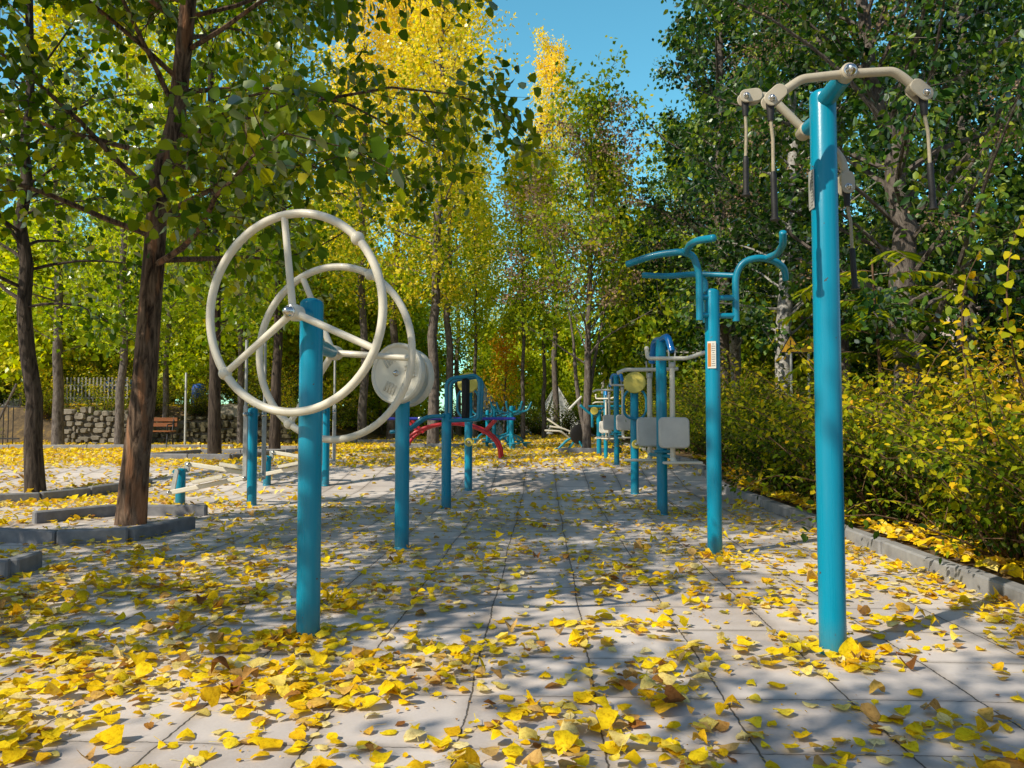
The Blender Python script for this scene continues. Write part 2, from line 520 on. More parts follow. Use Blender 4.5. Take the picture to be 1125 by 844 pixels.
def paving_mat():
    m, nt, out = new_mat('concrete_pavers')
    tc = N(nt, 'ShaderNodeTexCoord')
    nzw = N(nt, 'ShaderNodeTexNoise', i_Scale=1.1, i_Detail=2)
    nt.links.new(tc.outputs['Object'], nzw.inputs['Vector'])
    sep = N(nt, 'ShaderNodeSeparateXYZ')
    nt.links.new(tc.outputs['Object'], sep.inputs[0])
    nzf = N(nt, 'ShaderNodeTexNoise', i_Scale=28, i_Detail=4)
    nt.links.new(tc.outputs['Object'], nzf.inputs['Vector'])
    wob = mathn(nt, 'MULTIPLY_ADD', nzw.outputs['Fac'], .05, -.025)
    rag = mathn(nt, 'MULTIPLY_ADD', nzf.outputs['Fac'], .016, -.008)
    wob = mathn(nt, 'ADD', wob, rag)
    U = .455
    x = mathn(nt, 'ADD', sep.outputs[0], wob)
    x = mathn(nt, 'DIVIDE', mathn(nt, 'ADD', x, -.19 + 100 * U), U)
    y = mathn(nt, 'SUBTRACT', sep.outputs[1], wob)
    y = mathn(nt, 'DIVIDE', mathn(nt, 'ADD', y, 100 * U - .12), U)
    fx, fy = mathn(nt, 'FLOOR', x), mathn(nt, 'FLOOR', y)
    # joint distance
    def edge(v, fl):
        fr = mathn(nt, 'SUBTRACT', v, fl)
        return mathn(nt, 'MINIMUM', fr, mathn(nt, 'SUBTRACT', 1.0, fr))
    ex = edge(x, fx)
    ey = mathn(nt, 'MULTIPLY', edge(y, fy), 1.7)
    e = mathn(nt, 'MINIMUM', ex, ey)
    jm = N(nt, 'ShaderNodeMapRange')
    jm.inputs['From Min'].default_value = .002
    jm.inputs['From Max'].default_value = .011
    nt.links.new(e, jm.inputs['Value'])
    cmb = N(nt, 'ShaderNodeCombineXYZ')
    nt.links.new(fx, cmb.inputs[0])
    nt.links.new(fy, cmb.inputs[1])
    wn = N(nt, 'ShaderNodeTexWhiteNoise', noise_dimensions='2D')
    nt.links.new(cmb.outputs[0], wn.inputs['Vector'])
    # paver colour: big stains + fine speckle + per-tile tone
    nz1 = N(nt, 'ShaderNodeTexNoise', i_Scale=2.3, i_Detail=8, i_Roughness=.62)
    nt.links.new(tc.outputs['Object'], nz1.inputs['Vector'])
    nz2 = N(nt, 'ShaderNodeTexNoise', i_Scale=85, i_Detail=3)
    nt.links.new(tc.outputs['Object'], nz2.inputs['Vector'])
    a = mathn(nt, 'MULTIPLY_ADD', wn.outputs['Value'], .34, .10)
    a = mathn(nt, 'MULTIPLY_ADD', nz1.outputs['Fac'], .62, a)
    a = mathn(nt, 'MULTIPLY_ADD', nz2.outputs['Fac'], .22, mathn(nt, 'ADD', a, -.16))
    rp = ramp(nt, [(.15, (.42, .372, .352)), (.5, (.60, .54, .51)), (.85, (.73, .665, .625))])
    nt.links.new(a, rp.inputs[0])
    mx = N(nt, 'ShaderNodeMix', data_type='RGBA')
    nt.links.new(jm.outputs[0], mx.inputs[0])
    mx.inputs[6].default_value = (.06, .053, .047, 1)
    nt.links.new(rp.outputs[0], mx.inputs[7])
    # stains and dirt spreading from the joints
    nz5 = N(nt, 'ShaderNodeTexNoise', i_Scale=.75, i_Detail=7, i_Roughness=.6)
    nt.links.new(tc.outputs['Object'], nz5.inputs['Vector'])
    r5 = ramp(nt, [(.33, (.58, .53, .48)), (.46, (.93, .91, .89)), (.56, (1, 1, 1))])
    nt.links.new(nz5.outputs['Fac'], r5.inputs[0])
    mx5 = N(nt, 'ShaderNodeMix', data_type='RGBA', blend_type='MULTIPLY')
    mx5.inputs[0].default_value = .8
    nt.links.new(mx.outputs[2], mx5.inputs[6])
    nt.links.new(r5.outputs[0], mx5.inputs[7])
    hl = N(nt, 'ShaderNodeMapRange')
    hl.inputs['From Min'].default_value = .01
    hl.inputs['From Max'].default_value = .12
    hl.inputs['To Min'].default_value = .62
    hl.inputs['To Max'].default_value = 0
    nt.links.new(e, hl.inputs['Value'])
    hf = mathn(nt, 'MULTIPLY', hl.outputs[0], nz1.outputs['Fac'])
    mx = N(nt, 'ShaderNodeMix', data_type='RGBA')
    nt.links.new(hf, mx.inputs[0])
    nt.links.new(mx5.outputs[2], mx.inputs[6])
    mx.inputs[7].default_value = (.16, .125, .09, 1)
    p = N(nt, 'ShaderNodeBsdfPrincipled', i_Roughness=.82)
    p.inputs['Specular IOR Level'].default_value = .3
    nt.links.new(mx.outputs[2], p.inputs['Base Color'])
    h = mathn(nt, 'MULTIPLY', jm.outputs[0], 1.0)
    h = mathn(nt, 'MULTIPLY_ADD', nz2.outputs['Fac'], .10, h)
    h = mathn(nt, 'MULTIPLY_ADD', nz1.outputs['Fac'], .9, h)
    wn2 = N(nt, 'ShaderNodeTexWhiteNoise', noise_dimensions='2D')
    nt.links.new(cmb.outputs[0], wn2.inputs['Vector'])
    # each paver lies a little out of level
    tl = mathn(nt, 'MULTIPLY', mathn(nt, 'SUBTRACT', mathn(nt, 'SUBTRACT', x, fx), .5), mathn(nt, 'MULTIPLY_ADD', wn2.outputs['Value'], 2.4, -1.2))
    h = mathn(nt, 'ADD', h, tl)
    bp = N(nt, 'ShaderNodeBump', i_Strength=.5, i_Distance=.010)
    nt.links.new(h, bp.inputs['Height'])
    nt.links.new(bp.outputs[0], p.inputs['Normal'])
    nt.links.new(p.outputs[0], out.inputs[0])
    return m


def soil_mat():
    m, nt, out = new_mat('leafy_soil')
    tc = N(nt, 'ShaderNodeTexCoord')
    nz = N(nt, 'ShaderNodeTexNoise', i_Scale=2.2, i_Detail=9, i_Roughness=.7)
    nt.links.new(tc.outputs['Object'], nz.inputs['Vector'])
    vo = N(nt, 'ShaderNodeTexVoronoi', i_Scale=11.0)
    nt.links.new(tc.outputs['Object'], vo.inputs['Vector'])
    rp = ramp(nt, [(.3, (.075, .055, .038)), (.5, (.15, .105, .06)), (.62, (.28, .18, .05)), (.75, (.42, .27, .035))])
    f = mathn(nt, 'MULTIPLY_ADD', vo.outputs['Distance'], -.18, mathn(nt, 'ADD', nz.outputs['Fac'], .05))
    nt.links.new(f, rp.inputs[0])
    p = N(nt, 'ShaderNodeBsdfPrincipled', i_Roughness=.95)
    p.inputs['Specular IOR Level'].default_value = .15
    nt.links.new(rp.outputs[0], p.inputs['Base Color'])
    bp = N(nt, 'ShaderNodeBump', i_Strength=.9, i_Distance=.05)
    nt.links.new(nz.outputs['Fac'], bp.inputs['Height'])
    nt.links.new(bp.outputs[0], p.inputs['Normal'])
    nt.links.new(p.outputs[0], out.inputs[0])
    return m


M_PAVE = paving_mat()
M_SOIL = soil_mat()

# ------------------------------------------------------------------ setting: ground, paving, kerb


def grid_mesh(name, xs, ys, zoff, m):
    xs, ys = np.asarray(xs, float), np.asarray(ys, float)
    X, Y = np.meshgrid(xs, ys)
    Z = ground_z(X, Y) + zoff
    vs = np.stack([X, Y, Z], -1).reshape(-1, 3).tolist()
    nx = len(xs)
    fs = [(j * nx + i, j * nx + i + 1, (j + 1) * nx + i + 1, (j + 1) * nx + i) for j in range(len(ys) - 1) for i in range(nx - 1)]
    b = MB()
    b.v, b.f = vs, fs
    return b.mesh(name, m, 60)


gx = sorted(set(list(np.linspace(-400, -40, 8)) + list(np.arange(-40, 40.1, 2.0)) + list(np.linspace(40, 400, 8))))
gy = sorted(set(list(np.linspace(-120, -12, 6)) + list(np.arange(-12, 10, 2.0)) + list(np.arange(10, 13.1, .25)) + list(np.arange(13.5, 44, 1.0)) + list(np.linspace(44, 600, 12))))
structure('ground', grid_mesh('ground', gx, gy, -.012, M_SOIL))
pys = list(np.arange(-6, 10, 1.0)) + list(np.arange(10, 13.1, .2)) + list(np.arange(13.4, 22.9, 1.0)) + [22.9]
structure('paving', grid_mesh('paving', [-16, -12, -8, -4, 0, 2.56], pys, 0.0, M_PAVE))
structure('far_paving', grid_mesh('far_paving', [-6, -3, 0, 2.5], [22.9, 26, 30, 34, 35.6], 0.0, M_PAVE))

# right-hand kerb: one run of stones along the court edge
kb = MB()
y = -3.0
while y < 36:
    L = .98
    for (a, b_) in ((y + .008, min(y + L, 36)),):
        ym = (a + b_) / 2
        z0, z1 = float(ground_z(2.6, a)), float(ground_z(2.6, b_))
        pitch = math.atan2(z1 - z0, b_ - a)
        M = Matrix.Translation((2.62 - .012 * ym + random.uniform(-.008, .008), ym, float(ground_z(2.6, ym)) + .02 + random.uniform(-.006, .006))) @ Matrix.Rotation(pitch, 4, 'X') @ Matrix.Rotation(R(random.uniform(-.7, .7)), 4, 'Z')
        kb.box((0, 0, 0), (.105, b_ - a, .17), M, bev=.012)
    y += L + .008
structure('kerb', kb.mesh('kerb', M_KERB, 30))
# bed of soil behind the kerb, level with its top
bed = MB()
ys_ = list(np.arange(-4, 10, 1.0)) + list(np.arange(10, 13.1, .25)) + list(np.arange(13.5, 40, 1.5))
for i, yy in enumerate(ys_):
    for xx, dz in ((2.66 - .012 * yy, .05), (3.1, .09), (4.5, .12), (9, .16), (16, .1)):
        bed.v.append((xx, yy, float(ground_z(xx, yy)) + dz + random.uniform(-.015, .015)))
for i in range(len(ys_) - 1):
    for k in range(4):
        bed.f.append((i * 5 + k, i * 5 + k + 1, (i + 1) * 5 + k + 1, (i + 1) * 5 + k))
structure('planting_bed_ground', bed.mesh('planting_bed_ground', M_SOIL, 60))

# ------------------------------------------------------------------ leaves
# templates: x across, y towards the tip, z out of the blade
HEART = ([(0, 0, 0), (.42, .12, .05), (.34, .62, .05), (0, 1, -.05), (-.34, .62, .05), (-.42, .12, .05)], [(0, 1, 2, 3), (0, 3, 4, 5)])
OVATE = ([(0, 0, 0), (.27, .3, .05), (.22, .68, .04), (0, 1, -.04), (-.22, .68, .04), (-.27, .3, .05)], [(0, 1, 2, 3), (0, 3, 4, 5)])
KITE = ([(0, 0, 0), (.38, .4, .06), (0, 1, 0), (-.38, .4, .06)], [(0, 1, 2, 3)])


def norm(a):
    return a / np.maximum(np.linalg.norm(a, axis=-1, keepdims=True), 1e-9)


def leaves_mesh(name, P, D, Nn, S, rnd, tpl, m):
    tv, tf = np.array(tpl[0]), np.array(tpl[1])
    P, D, Nn = np.asarray(P, float), norm(np.asarray(D, float)), np.asarray(Nn, float)
    Nn = norm(Nn - D * np.sum(Nn * D, -1, keepdims=True))
    A = np.cross(D, Nn)
    S = np.asarray(S)[:, None, None]
    V = P[:, None, :] + S * (tv[None, :, 0:1] * A[:, None, :] + tv[None, :, 1:2] * D[:, None, :] + tv[None, :, 2:3] * Nn[:, None, :])
    n, k = V.shape[:2]
    F = (tf[None] + (np.arange(n) * k)[:, None, None]).reshape(-1, tf.shape[1])
    return raw_mesh(name, V.reshape(-1, 3), F, np.repeat(rnd, k), m)


def raw_mesh(name, V, F, rnd, m, smooth=False):
    me = bpy.data.meshes.new(name)
    me.vertices.add(len(V))
    me.vertices.foreach_set('co', np.ascontiguousarray(V, dtype=np.float32).ravel())
    q = F.shape[1]
    me.loops.add(F.size)
    me.loops.foreach_set('vertex_index', F.astype(np.int32).ravel())
    me.polygons.add(len(F))
    me.polygons.foreach_set('loop_start', (np.arange(len(F)) * q).astype(np.int32))
    if smooth:
        me.polygons.foreach_set('use_smooth', np.ones(len(F), dtype=bool))
    me.update(calc_edges=True)
    a = me.attributes.new('rnd', 'FLOAT', 'POINT')
    a.data.foreach_set('value', np.asarray(rnd, dtype=np.float32))
    me.materials.append(m)
    return me


# ------------------------------------------------------------------ trees
def grow(seed, path, r0, first, profile, nb, elev, droop, twigs, per_twig, leaf, tpl, lm, bm, jitter=.12, fork=None, hang=.6, twig_len=.36, rcurve=.75, bias=None, ygrad=0.0, inner=0.0):
    """Trunk with limbs, twigs and a crown of separate leaves.
    path: trunk centre line (local).  profile(t): limb length at relative height t.  Returns (trunk mesh, crown mesh)."""
    rg = np.random.default_rng(seed)
    P = np.array(path, float)
    # finer trunk line with a little wander
    n = 16
    s = np.linspace(0, 1, len(P))
    tt = np.linspace(0, 1, n)
    line = np.stack([np.interp(tt, s, P[:, k]) for k in range(3)], -1)
    for _ in range(2):
        line[1:-1] = (line[:-2] + 2 * line[1:-1] + line[2:]) / 4
    line[2:-1, :2] += rg.normal(0, .025, (n - 3, 2)) * (P[-1, 2] / 9)
    H = P[-1, 2]
    rad = r0 * np.maximum(1 - tt, .03) ** rcurve
    rad[0] *= 1.18
    rad[1] *= 1.04
    b = MB()
    line[0, 2] = -.06
    base_extra = line[0] + (line[1] - line[0]) * .35
    tl = [line[0], base_extra] + list(line[1:])
    tr = [rad[0], r0 * 1.1] + list(rad[1:])
    b.tube(tl, tr, n=14)
    if fork:
        for (fpts, fr) in fork:
            b.tube(fillet(fpts, .8, 5), list(np.linspace(fr, fr * .3, len(fillet(fpts, .8, 5)))), n=9)
    LP, LD, LN = [], [], []
    ga = rg.uniform(0, 6.28)
    for i in range(nb):
        t = first + (0.985 - first) * ((i + rg.uniform(0, 1)) / nb)
        p0 = np.array([np.interp(t, tt, line[:, k]) for k in range(3)])
        ga += 2.4 + rg.normal(0, .5)
        L = profile(t) * rg.uniform(.6, 1.15)
        e = R(elev(t) + rg.normal(0, 9))
        az = ga
        d = np.array([math.cos(az) * math.cos(e), math.sin(az) * math.cos(e), math.sin(e)])
        if bias is not None:
            d = d + np.array(bias) * rg.uniform(0, 1)
            d /= np.linalg.norm(d)
        m = 6
        pts = [p0]
        dd = d.copy()
        for k in range(m):
            dd = dd + rg.normal(0, .10, 3) + np.array([0, 0, -droop * (k / m)])
            dd /= np.linalg.norm(dd)
            pts.append(pts[-1] + dd * L / m)
        br = max(min(np.interp(t, tt, rad) * .34, .008 + .009 * L), .006)
        b.tube(pts, list(np.linspace(br, .004, m + 1)), n=5, cap=False)
        pts = np.array(pts)
        for j in range(twigs):
            q = rg.uniform(.22, 1.0)
            a = np.array([np.interp(q, np.linspace(0, 1, m + 1), pts[:, k]) for k in range(3)])
            td = norm(dd + rg.normal(0, .75, 3) + np.array([0, 0, .05]))
            tl_ = L * twig_len * rg.uniform(.5, 1.2) * (1.15 - .5 * q)
            e1 = a + td * tl_ * .55
            td2 = norm(td + np.array([0, 0, -droop * 1.2]) + rg.normal(0, .2, 3))
            e2 = e1 + td2 * tl_ * .45
            b.tube([a, e1, e2], [.0055, .004, .002], n=3, cap=False)
            u = rg.uniform(.15, 1.05, per_twig)
            pos = np.where(u[:, None] < .55, a + (e1 - a) * (u[:, None] / .55), e1 + (e2 - e1) * ((u[:, None] - .55) / .45))
            pos = pos + rg.normal(0, jitter, pos.shape) * np.minimum(1, .4 + L / 3)
            LP.append(pos)
            LD.append(td2[None] * .5 + np.array([0, 0, -hang])[None] + rg.normal(0, .55, pos.shape))
            LN.append(rg.normal(0, .7, pos.shape) + np.array([0, 0, .45])[None])
    LP, LD, LN = np.concatenate(LP), np.concatenate(LD), np.concatenate(LN)
    if inner:                                       # few leaves close to the trunk
        ax = np.stack([np.interp(LP[:, 2], line[:, 2], line[:, k]) for k in (0, 1)], -1)
        dist = np.linalg.norm(LP[:, :2] - ax, axis=1)
        front = (np.abs(LP[:, 0] - ax[:, 0]) < .34) & (LP[:, 1] < ax[:, 1])
        kp = (dist > inner * rg.uniform(.5, 1.3, len(LP))) & ~(front & (rg.uniform(0, 1, len(LP)) < .6))
        LP, LD, LN = LP[kp], LD[kp], LN[kp]
    S = leaf * rg.uniform(.65, 1.2, len(LP))
    rnd = np.clip(rg.normal(.45, .2, len(LP)) + ygrad * (LP[:, 2] / H - .55), 0, 1)
    trunk = b.mesh('trunk', bm, 50)
    crown = leaves_mesh('crown', LP, LD, LN, S, rnd, tpl, lm)
    return trunk, crown


TREES = 'trees around the exercise court'


def tree(name, label, protos, loc, rz=0.0, scale=1.0, group=None, cat='tree', leaf=None, bark=None):
    t = thing(name, label, cat, loc, rz, group)
    t.scale = (scale,) * 3 if not hasattr(scale, '__len__') else scale
    for nm, me, ov in (('trunk', protos[0], bark), ('crown', protos[1], leaf)):
        o = link(nm, me, t)
        if ov is not None:
            o.material_slots[0].link = 'OBJECT'
            o.material_slots[0].material = ov
    return t


def gp(x, y, dz=0.0):
    return (x, y, float(ground_z(x, y)) + dz)


def straight(H, lx=0, ly=0):
    return [(0, 0, 0), (lx * .3, ly * .3, H * .33), (lx * .7, ly * .7, H * .66), (lx, ly, H)]


# near broadleaf trees of the left row
near_a = grow(3, [(0, 0, 0), (.16, 0, 2.4), (.5, -.05, 5.0), (.8, -.1, 8.0), (.9, 0, 10.5)], .126, .245, lambda t: 3.7 * (1 - .62 * max(t - .25, 0)), 52,
              lambda t: 4 + 45 * t, .16, 15, 27, .102, HEART, L_DARK, M_BARK_BROWN, jitter=.11, hang=.75, bias=(.22, .30, 0), inner=.55)
near_b = grow(5, [(0, 0, 0), (.25, .1, 3.2), (.4, 0, 6), (.5, .1, 11)], .118, .25, lambda t: 3.0 * (1 - .6 * max(t - .25, 0)), 40,
              lambda t: 8 + 50 * t, .14, 9, 20, .10, HEART, L_DARK, M_BARK_DARK, jitter=.14, hang=.7)
near_c = grow(6, [(0, 0, 0), (.25, .1, 3.2), (.4, 0, 6), (.5, .1, 11)], .16, .3, lambda t: 3.0 * (1 - .6 * max(t - .25, 0)), 26,
              lambda t: 8 + 50 * t, .14, 7, 16, .10, HEART, L_DARK, M_BARK_DARK, jitter=.14, hang=.7)
# columnar poplars
def pop(seed, H, w, first, leaf=.125, nb=56, tw=9, pt=26, lm=L_GREEN, bm=M_BARK_GREY, r=.15):
    return grow(seed, straight(H, random.uniform(-.5, .5), random.uniform(-.3, .3)), r, first, lambda t: w * (.55 + .75 * math.sin(PI * min(max((t - first) / (1 - first), 0), 1) ** .7)) * (1.05 - .35 * t), nb,
                lambda t: 26 + 30 * t, -.03, tw, pt, leaf, KITE, lm, bm, jitter=.26, hang=.45, ygrad=.75)
pop_a = pop(21, 15, 2.3, .25)
pop_b = pop(22, 17, 2.6, .26)
pop_c = pop(23, 13, 2.2, .20, nb=46, tw=8, pt=24, r=.125)
slim = pop(24, 11, 1.7, .33, nb=48, tw=8, pt=22, r=.085)
# broad dark trees on the right
def broad(seed, H, w, first, leaf=.13, nb=64, tw=9, pt=30, lm=L_RIGHT, bm=M_BARK_GREY, r=.2, tpl=KITE, path=None):
    return grow(seed, path or straight(H, random.uniform(-.6, .6), random.uniform(-.5, .5)), r, first, lambda t: w * (1.1 - .55 * t), nb,
                lambda t: 8 + 55 * t, .04, tw, pt, leaf, tpl, lm, bm, jitter=.12, hang=.5, twig_len=.27)
broad_a = broad(31, 13, 3.2, .18)
broad_b = broad(32, 15, 3.5, .16)
# the big grey trunk behind the hedge bends to the left high up
big_r = broad(33, 11, 3.7, .2, leaf=.105, nb=60, tw=11, pt=30, tpl=OVATE, r=.19, path=[(0, 0, 0), (.02, 0, 2.2), (-.05, 0, 4.0), (-.45, 0, 5.6), (-.7, .3, 11)])
# low bushy trees that close the view under the poplars
low_a = grow(41, straight(5.5, .3), .08, .10, lambda t: 2.3 * (1.05 - .6 * t), 42, lambda t: 15 + 45 * t, .03, 10, 26, .19, KITE, L_LIME, M_BARK_GREY, jitter=.24)
low_b = grow(42, straight(4.5, -.2, .2), .07, .08, lambda t: 2.1 * (1.05 - .6 * t), 40, lambda t: 12 + 45 * t, .03, 10, 26, .18, KITE, L_GREEN, M_BARK_GREY, jitter=.24)

T = tree('broadleaf_tree', 'large leaning tree with rugged brown bark and dark leaves, nearest tree on the left', near_a, gp(-3.95, 7.32))
tree('broadleaf_tree', 'dark straight trunk at the left edge of the court beside a long low kerb', near_b, gp(-6.98, 10.45), R(160))
# the same row continues outside the picture and shades the court
SH = 'shade trees of the left row behind the viewpoint'
for (x, y_, rz, s, pr) in ((-5.8, 3.3, 200, 1.0, near_a), (-3.6, -2.7, 80, 1.0, near_b), (-6.8, -.3, 80, 1.0, near_c), (-11.4, .2, 250, 1.1, near_c), (1.2, -6.2, 140, .95, near_b)):
    tree('broadleaf_tree', 'leafy broadleaf tree of the row beyond the left edge of the court', pr, gp(x, y_), R(rz), s, SH)

spec = [  # name, label, proto, x, y, rot, scale, leaf, bark
    ('poplar_tree', 'pale tan poplar trunk just behind the dark trunk at the left edge', pop_c, -14.2, 22.2, 30, (1.25, 1.25, 1), L_LIME, M_BARK_GREY),
    ('poplar_tree', 'slim grey trunk in front of the rubble wall, left of the large leaning tree', pop_c, -11.2, 20.1, 120, .9, L_LIME, M_BARK_GREY),
    ('poplar_tree', 'slim tan trunk between the large leaning tree and the thin metal pole', pop_c, -12.1, 24.4, 250, .85, L_LIME, M_BARK_GREY),
    ('poplar_tree', 'brown trunk half hidden behind the large leaning tree', pop_b, -14.6, 28.6, 70, .95, L_LIME, M_BARK_GREY),
    ('poplar_tree', 'dark poplar trunk standing in a low stone surround left of the large white wheel', pop_c, -6.78, 15.8, 40, 1.0, L_GREEN, M_BARK_DARK),
    ('poplar_tree', 'dark poplar trunk seen through the large white wheel, behind its post', pop_c, -6.3, 18.0, 200, 1.0, L_GREEN, M_BARK_DARK),
    ('poplar_tree', 'grey poplar trunk seen low inside the second white wheel', pop_a, -9.9, 37.0, 10, 1.1, L_YELLOW, M_BARK_GREY),
    ('poplar_tree', 'thin distant poplar trunk just right of the near wheel post', pop_b, -10.8, 43.0, 95, 1.0, L_YELLOW, M_BARK_GREY),
    ('poplar_tree', 'yellow poplar left of the white discs with its trunk behind the wheel rim', pop_b, -6.1, 26.0, 150, .98, L_YELLOW, M_BARK_GREY),
    ('poplar_tree', 'yellow poplar whose trunk stands behind the white discs', pop_a, -5.6, 28.5, 280, 1.12, L_YELLOW, M_BARK_GREY),
    ('poplar_tree', 'tall yellow poplar with grey trunk rising just right of the white discs', pop_a, -3.2, 22.5, 20, 1.08, L_YELLOW, M_BARK_GREY),
    ('poplar_tree', 'grey poplar trunk second to the right of the white discs', pop_b, -3.4, 28.0, 220, 1.0, L_YELLOW, M_BARK_GREY),
    ('poplar_tree', 'distant thin poplar trunk left of the roller frame', pop_c, -3.7, 34.0, 310, 1.0, L_GREEN, M_BARK_GREY),
    ('young_tree', 'slim tree with bare grey stem left of the pale pyramid roof', slim, -.74, 29.5, 60, 1.0, L_LIME, M_BARK_GREY),
    ('young_tree', 'slim tree with bare stem directly beside the pale pyramid roof', slim, .06, 31.0, 160, 1.05, L_LIME, M_BARK_GREY),
    ('young_tree', 'thin grey trunk between the dark wheel trunk and the thin metal pole', pop_c, -9.0, 22.8, 35, .8, L_LIME, M_BARK_GREY),
    ('young_tree', 'thin trunk far back left of the rubble wall end', pop_c, -15.6, 32.0, 135, .9, L_LIME, M_BARK_GREY),
    ('young_tree', 'thin tan trunk on the bank left of the boulder', pop_c, -10.6, 27.2, 300, .8, L_LIME, M_BARK_GREY),
    ('young_tree', 'slender pale stemmed tree just right of the seed pod tree', slim, 2.25, 29.0, 250, 1.0, L_GREEN, M_BARK_WHITE),
    ('young_tree', 'slender tree with thin stem between the roller frame and the golden bush', slim, -2.75, 31.5, 20, 1.0, L_LIME, M_BARK_GREY),
    ('poplar_tree', 'yellow topped poplar standing against the open sky in the centre', pop_a, .75, 41.0, 75, (1.15, 1.15, 1.4), L_YELLOW, M_BARK_GREY),
    ('broad_tree', 'tall dark green tree with leafy edge at the right side of the sky gap', broad_b, 4.6, 20.0, 30, 1.05, L_RIGHT, M_BARK_GREY),
    ('broad_tree', 'dark green tree right of the teal arm bars with mottled trunk', broad_a, 5.5, 22.5, 130, 1.05, L_RIGHT, M_BARK_WHITE),
    ('birch_tree', 'leaning white barked tree between the teal arm bars and the tall right post', broad_a, 4.9, 16.2, 230, .95, L_RIGHT, M_BARK_WHITE),
    ('broad_tree', 'big tree with thick grey white trunk behind the hedge beside the tall right post', big_r, 4.25, 9.2, 0, 1.0, L_RIGHT, M_BARK_GREY),
    ('broad_tree', 'dark leafy tree above the hedge at the far right edge', broad_a, 7.6, 10.6, 310, .95, L_RIGHT, M_BARK_DARK),
    ('broad_tree', 'dark green tree behind the thick grey white trunk', broad_b, 8.2, 15.2, 90, .95, L_RIGHT, M_BARK_GREY),
    ('broad_tree', 'bright green tree low behind the teal arm bars', low_a, 3.9, 27.0, 200, 1.25, L_GREEN, M_BARK_GREY),
]
for (nm, lb, pr, x, y_, rz, s, lf, bk) in spec:
    tt_ = tree(nm, lb, pr, gp(x, y_), R(rz), s, None, leaf=lf, bark=bk)
    if pr is big_r:
        big_tree = tt_

# goldenrain tree with brown seed clusters, many stems
gold = grow(51, straight(8.6, .2), .10, .24, lambda t: 2.6 * (1.15 - .7 * t), 50, lambda t: 38 + 25 * t, -.02, 7, 15, .13, KITE, L_KOEL, M_BARK_GREY, jitter=.2,
            fork=[([(.05, 0, 0), (-.25, .1, 1.6), (-.3, .1, 3.0), (-.9, .2, 5.2)], .06), ([(-.05, .05, 0), (.12, .1, 1.8), (.5, .2, 3.6), (.9, .1, 5.4)], .055)])
gt = tree('goldenrain_tree', 'slender tree with clusters of dry brown seed pods at the end of the court', gold, gp(1.05, 18.6))


def seed_heads(parent, seed, n, where, per=46, size=(.05, .085)):
    rg = np.random.default_rng(seed)
    P = []
    for k in range(n):
        P.append(where(rg) + rg.normal(0, .13, (per, 3)) * np.array([1, 1, .7]))
    P = np.concatenate(P)
    link('seed_clusters', leaves_mesh('seed_clusters', P, rg.normal(0, 1, P.shape), rg.normal(0, 1, P.shape), rg.uniform(size[0], size[1], len(P)), rg.uniform(0, 1, len(P)), KITE, L_SEED), parent)


def gold_where(rg):
    a, h = rg.uniform(0, 6.28), rg.uniform(2.7, 8.0)
    r_ = (2.6 * (1.15 - .7 * h / 8.6)) * rg.uniform(.35, 1.0)
    return np.array([math.cos(a) * r_, math.sin(a) * r_, h + .4 * r_])


def big_where(rg):
    a, h = rg.uniform(2.6, 6.4), rg.uniform(2.4, 5.6)
    r_ = 3.4 * (1.1 - .08 * h) * rg.uniform(.65, 1.0)
    return np.array([math.cos(a) * r_, math.sin(a) * r_, h])


seed_heads(gt, 5, 105, gold_where)
seed_heads(big_tree, 6, 34, big_where, 110, (.018, .036))

# background wood: rows of separate trees closing the view
BG = 'background trees closing the view behind the court'
rr_ = random.Random(4)
bgl = 'leafy background tree in the mixed green and yellow wood behind the court'
rows = []
for X in np.arange(-34, 35, 4.3):
    rows.append((X + rr_.uniform(-1.2, 1.2), (53 if -6.5 < X < 4.5 else 46) + rr_.uniform(-3, 5), 'low'))
    if not (-1.5 < X < 4.2):
        rows.append((X + rr_.uniform(-1.5, 1.5), 55 + rr_.uniform(-3, 4), 'pop'))
for X in np.arange(-40, -8, 4.0):
    rows.append((X + rr_.uniform(-1, 1), 33 + rr_.uniform(-2, 4), 'low'))
    rows.append((X + rr_.uniform(-1, 1), 39 + rr_.uniform(-2, 3), 'popl'))
for (x, y_) in ((-19, 27.5), (-16.4, 29.5), (-13.2, 28.8), (-10.6, 29.6), (-22, 30), (-25, 28), (-18, 33)):
    rows.append((x, y_, 'lime'))
for (x, y_) in ((-7.4, 38.5), (-6.8, 32.5), (-9.2, 33.0), (5.4, 39.5), (-1.2, 49.0), (1.5, 50.0)):
    rows.append((x, y_, 'lime'))
for (x, y_) in ((-7.6, 36.5), (-8.6, 30.5)):
    rows.append((x, y_, 'low'))
for (x, y_) in ((5.2, 36), (5.5, 31), (7.6, 26), (9.5, 21), (11.5, 27), (12, 18), (6.8, 38), (10.5, 34), (4.9, 44), (11, 13.5), (14.5, 22)):
    rows.append((x, y_, 'lowd'))
for (x, y_) in ((7.4, 19.5), (9.2, 27.5), (12.5, 22), (6.3, 28.5), (14, 32), (11.5, 16), (16, 15), (5.4, 35), (10, 40)):
    rows.append((x, y_, 'brd'))
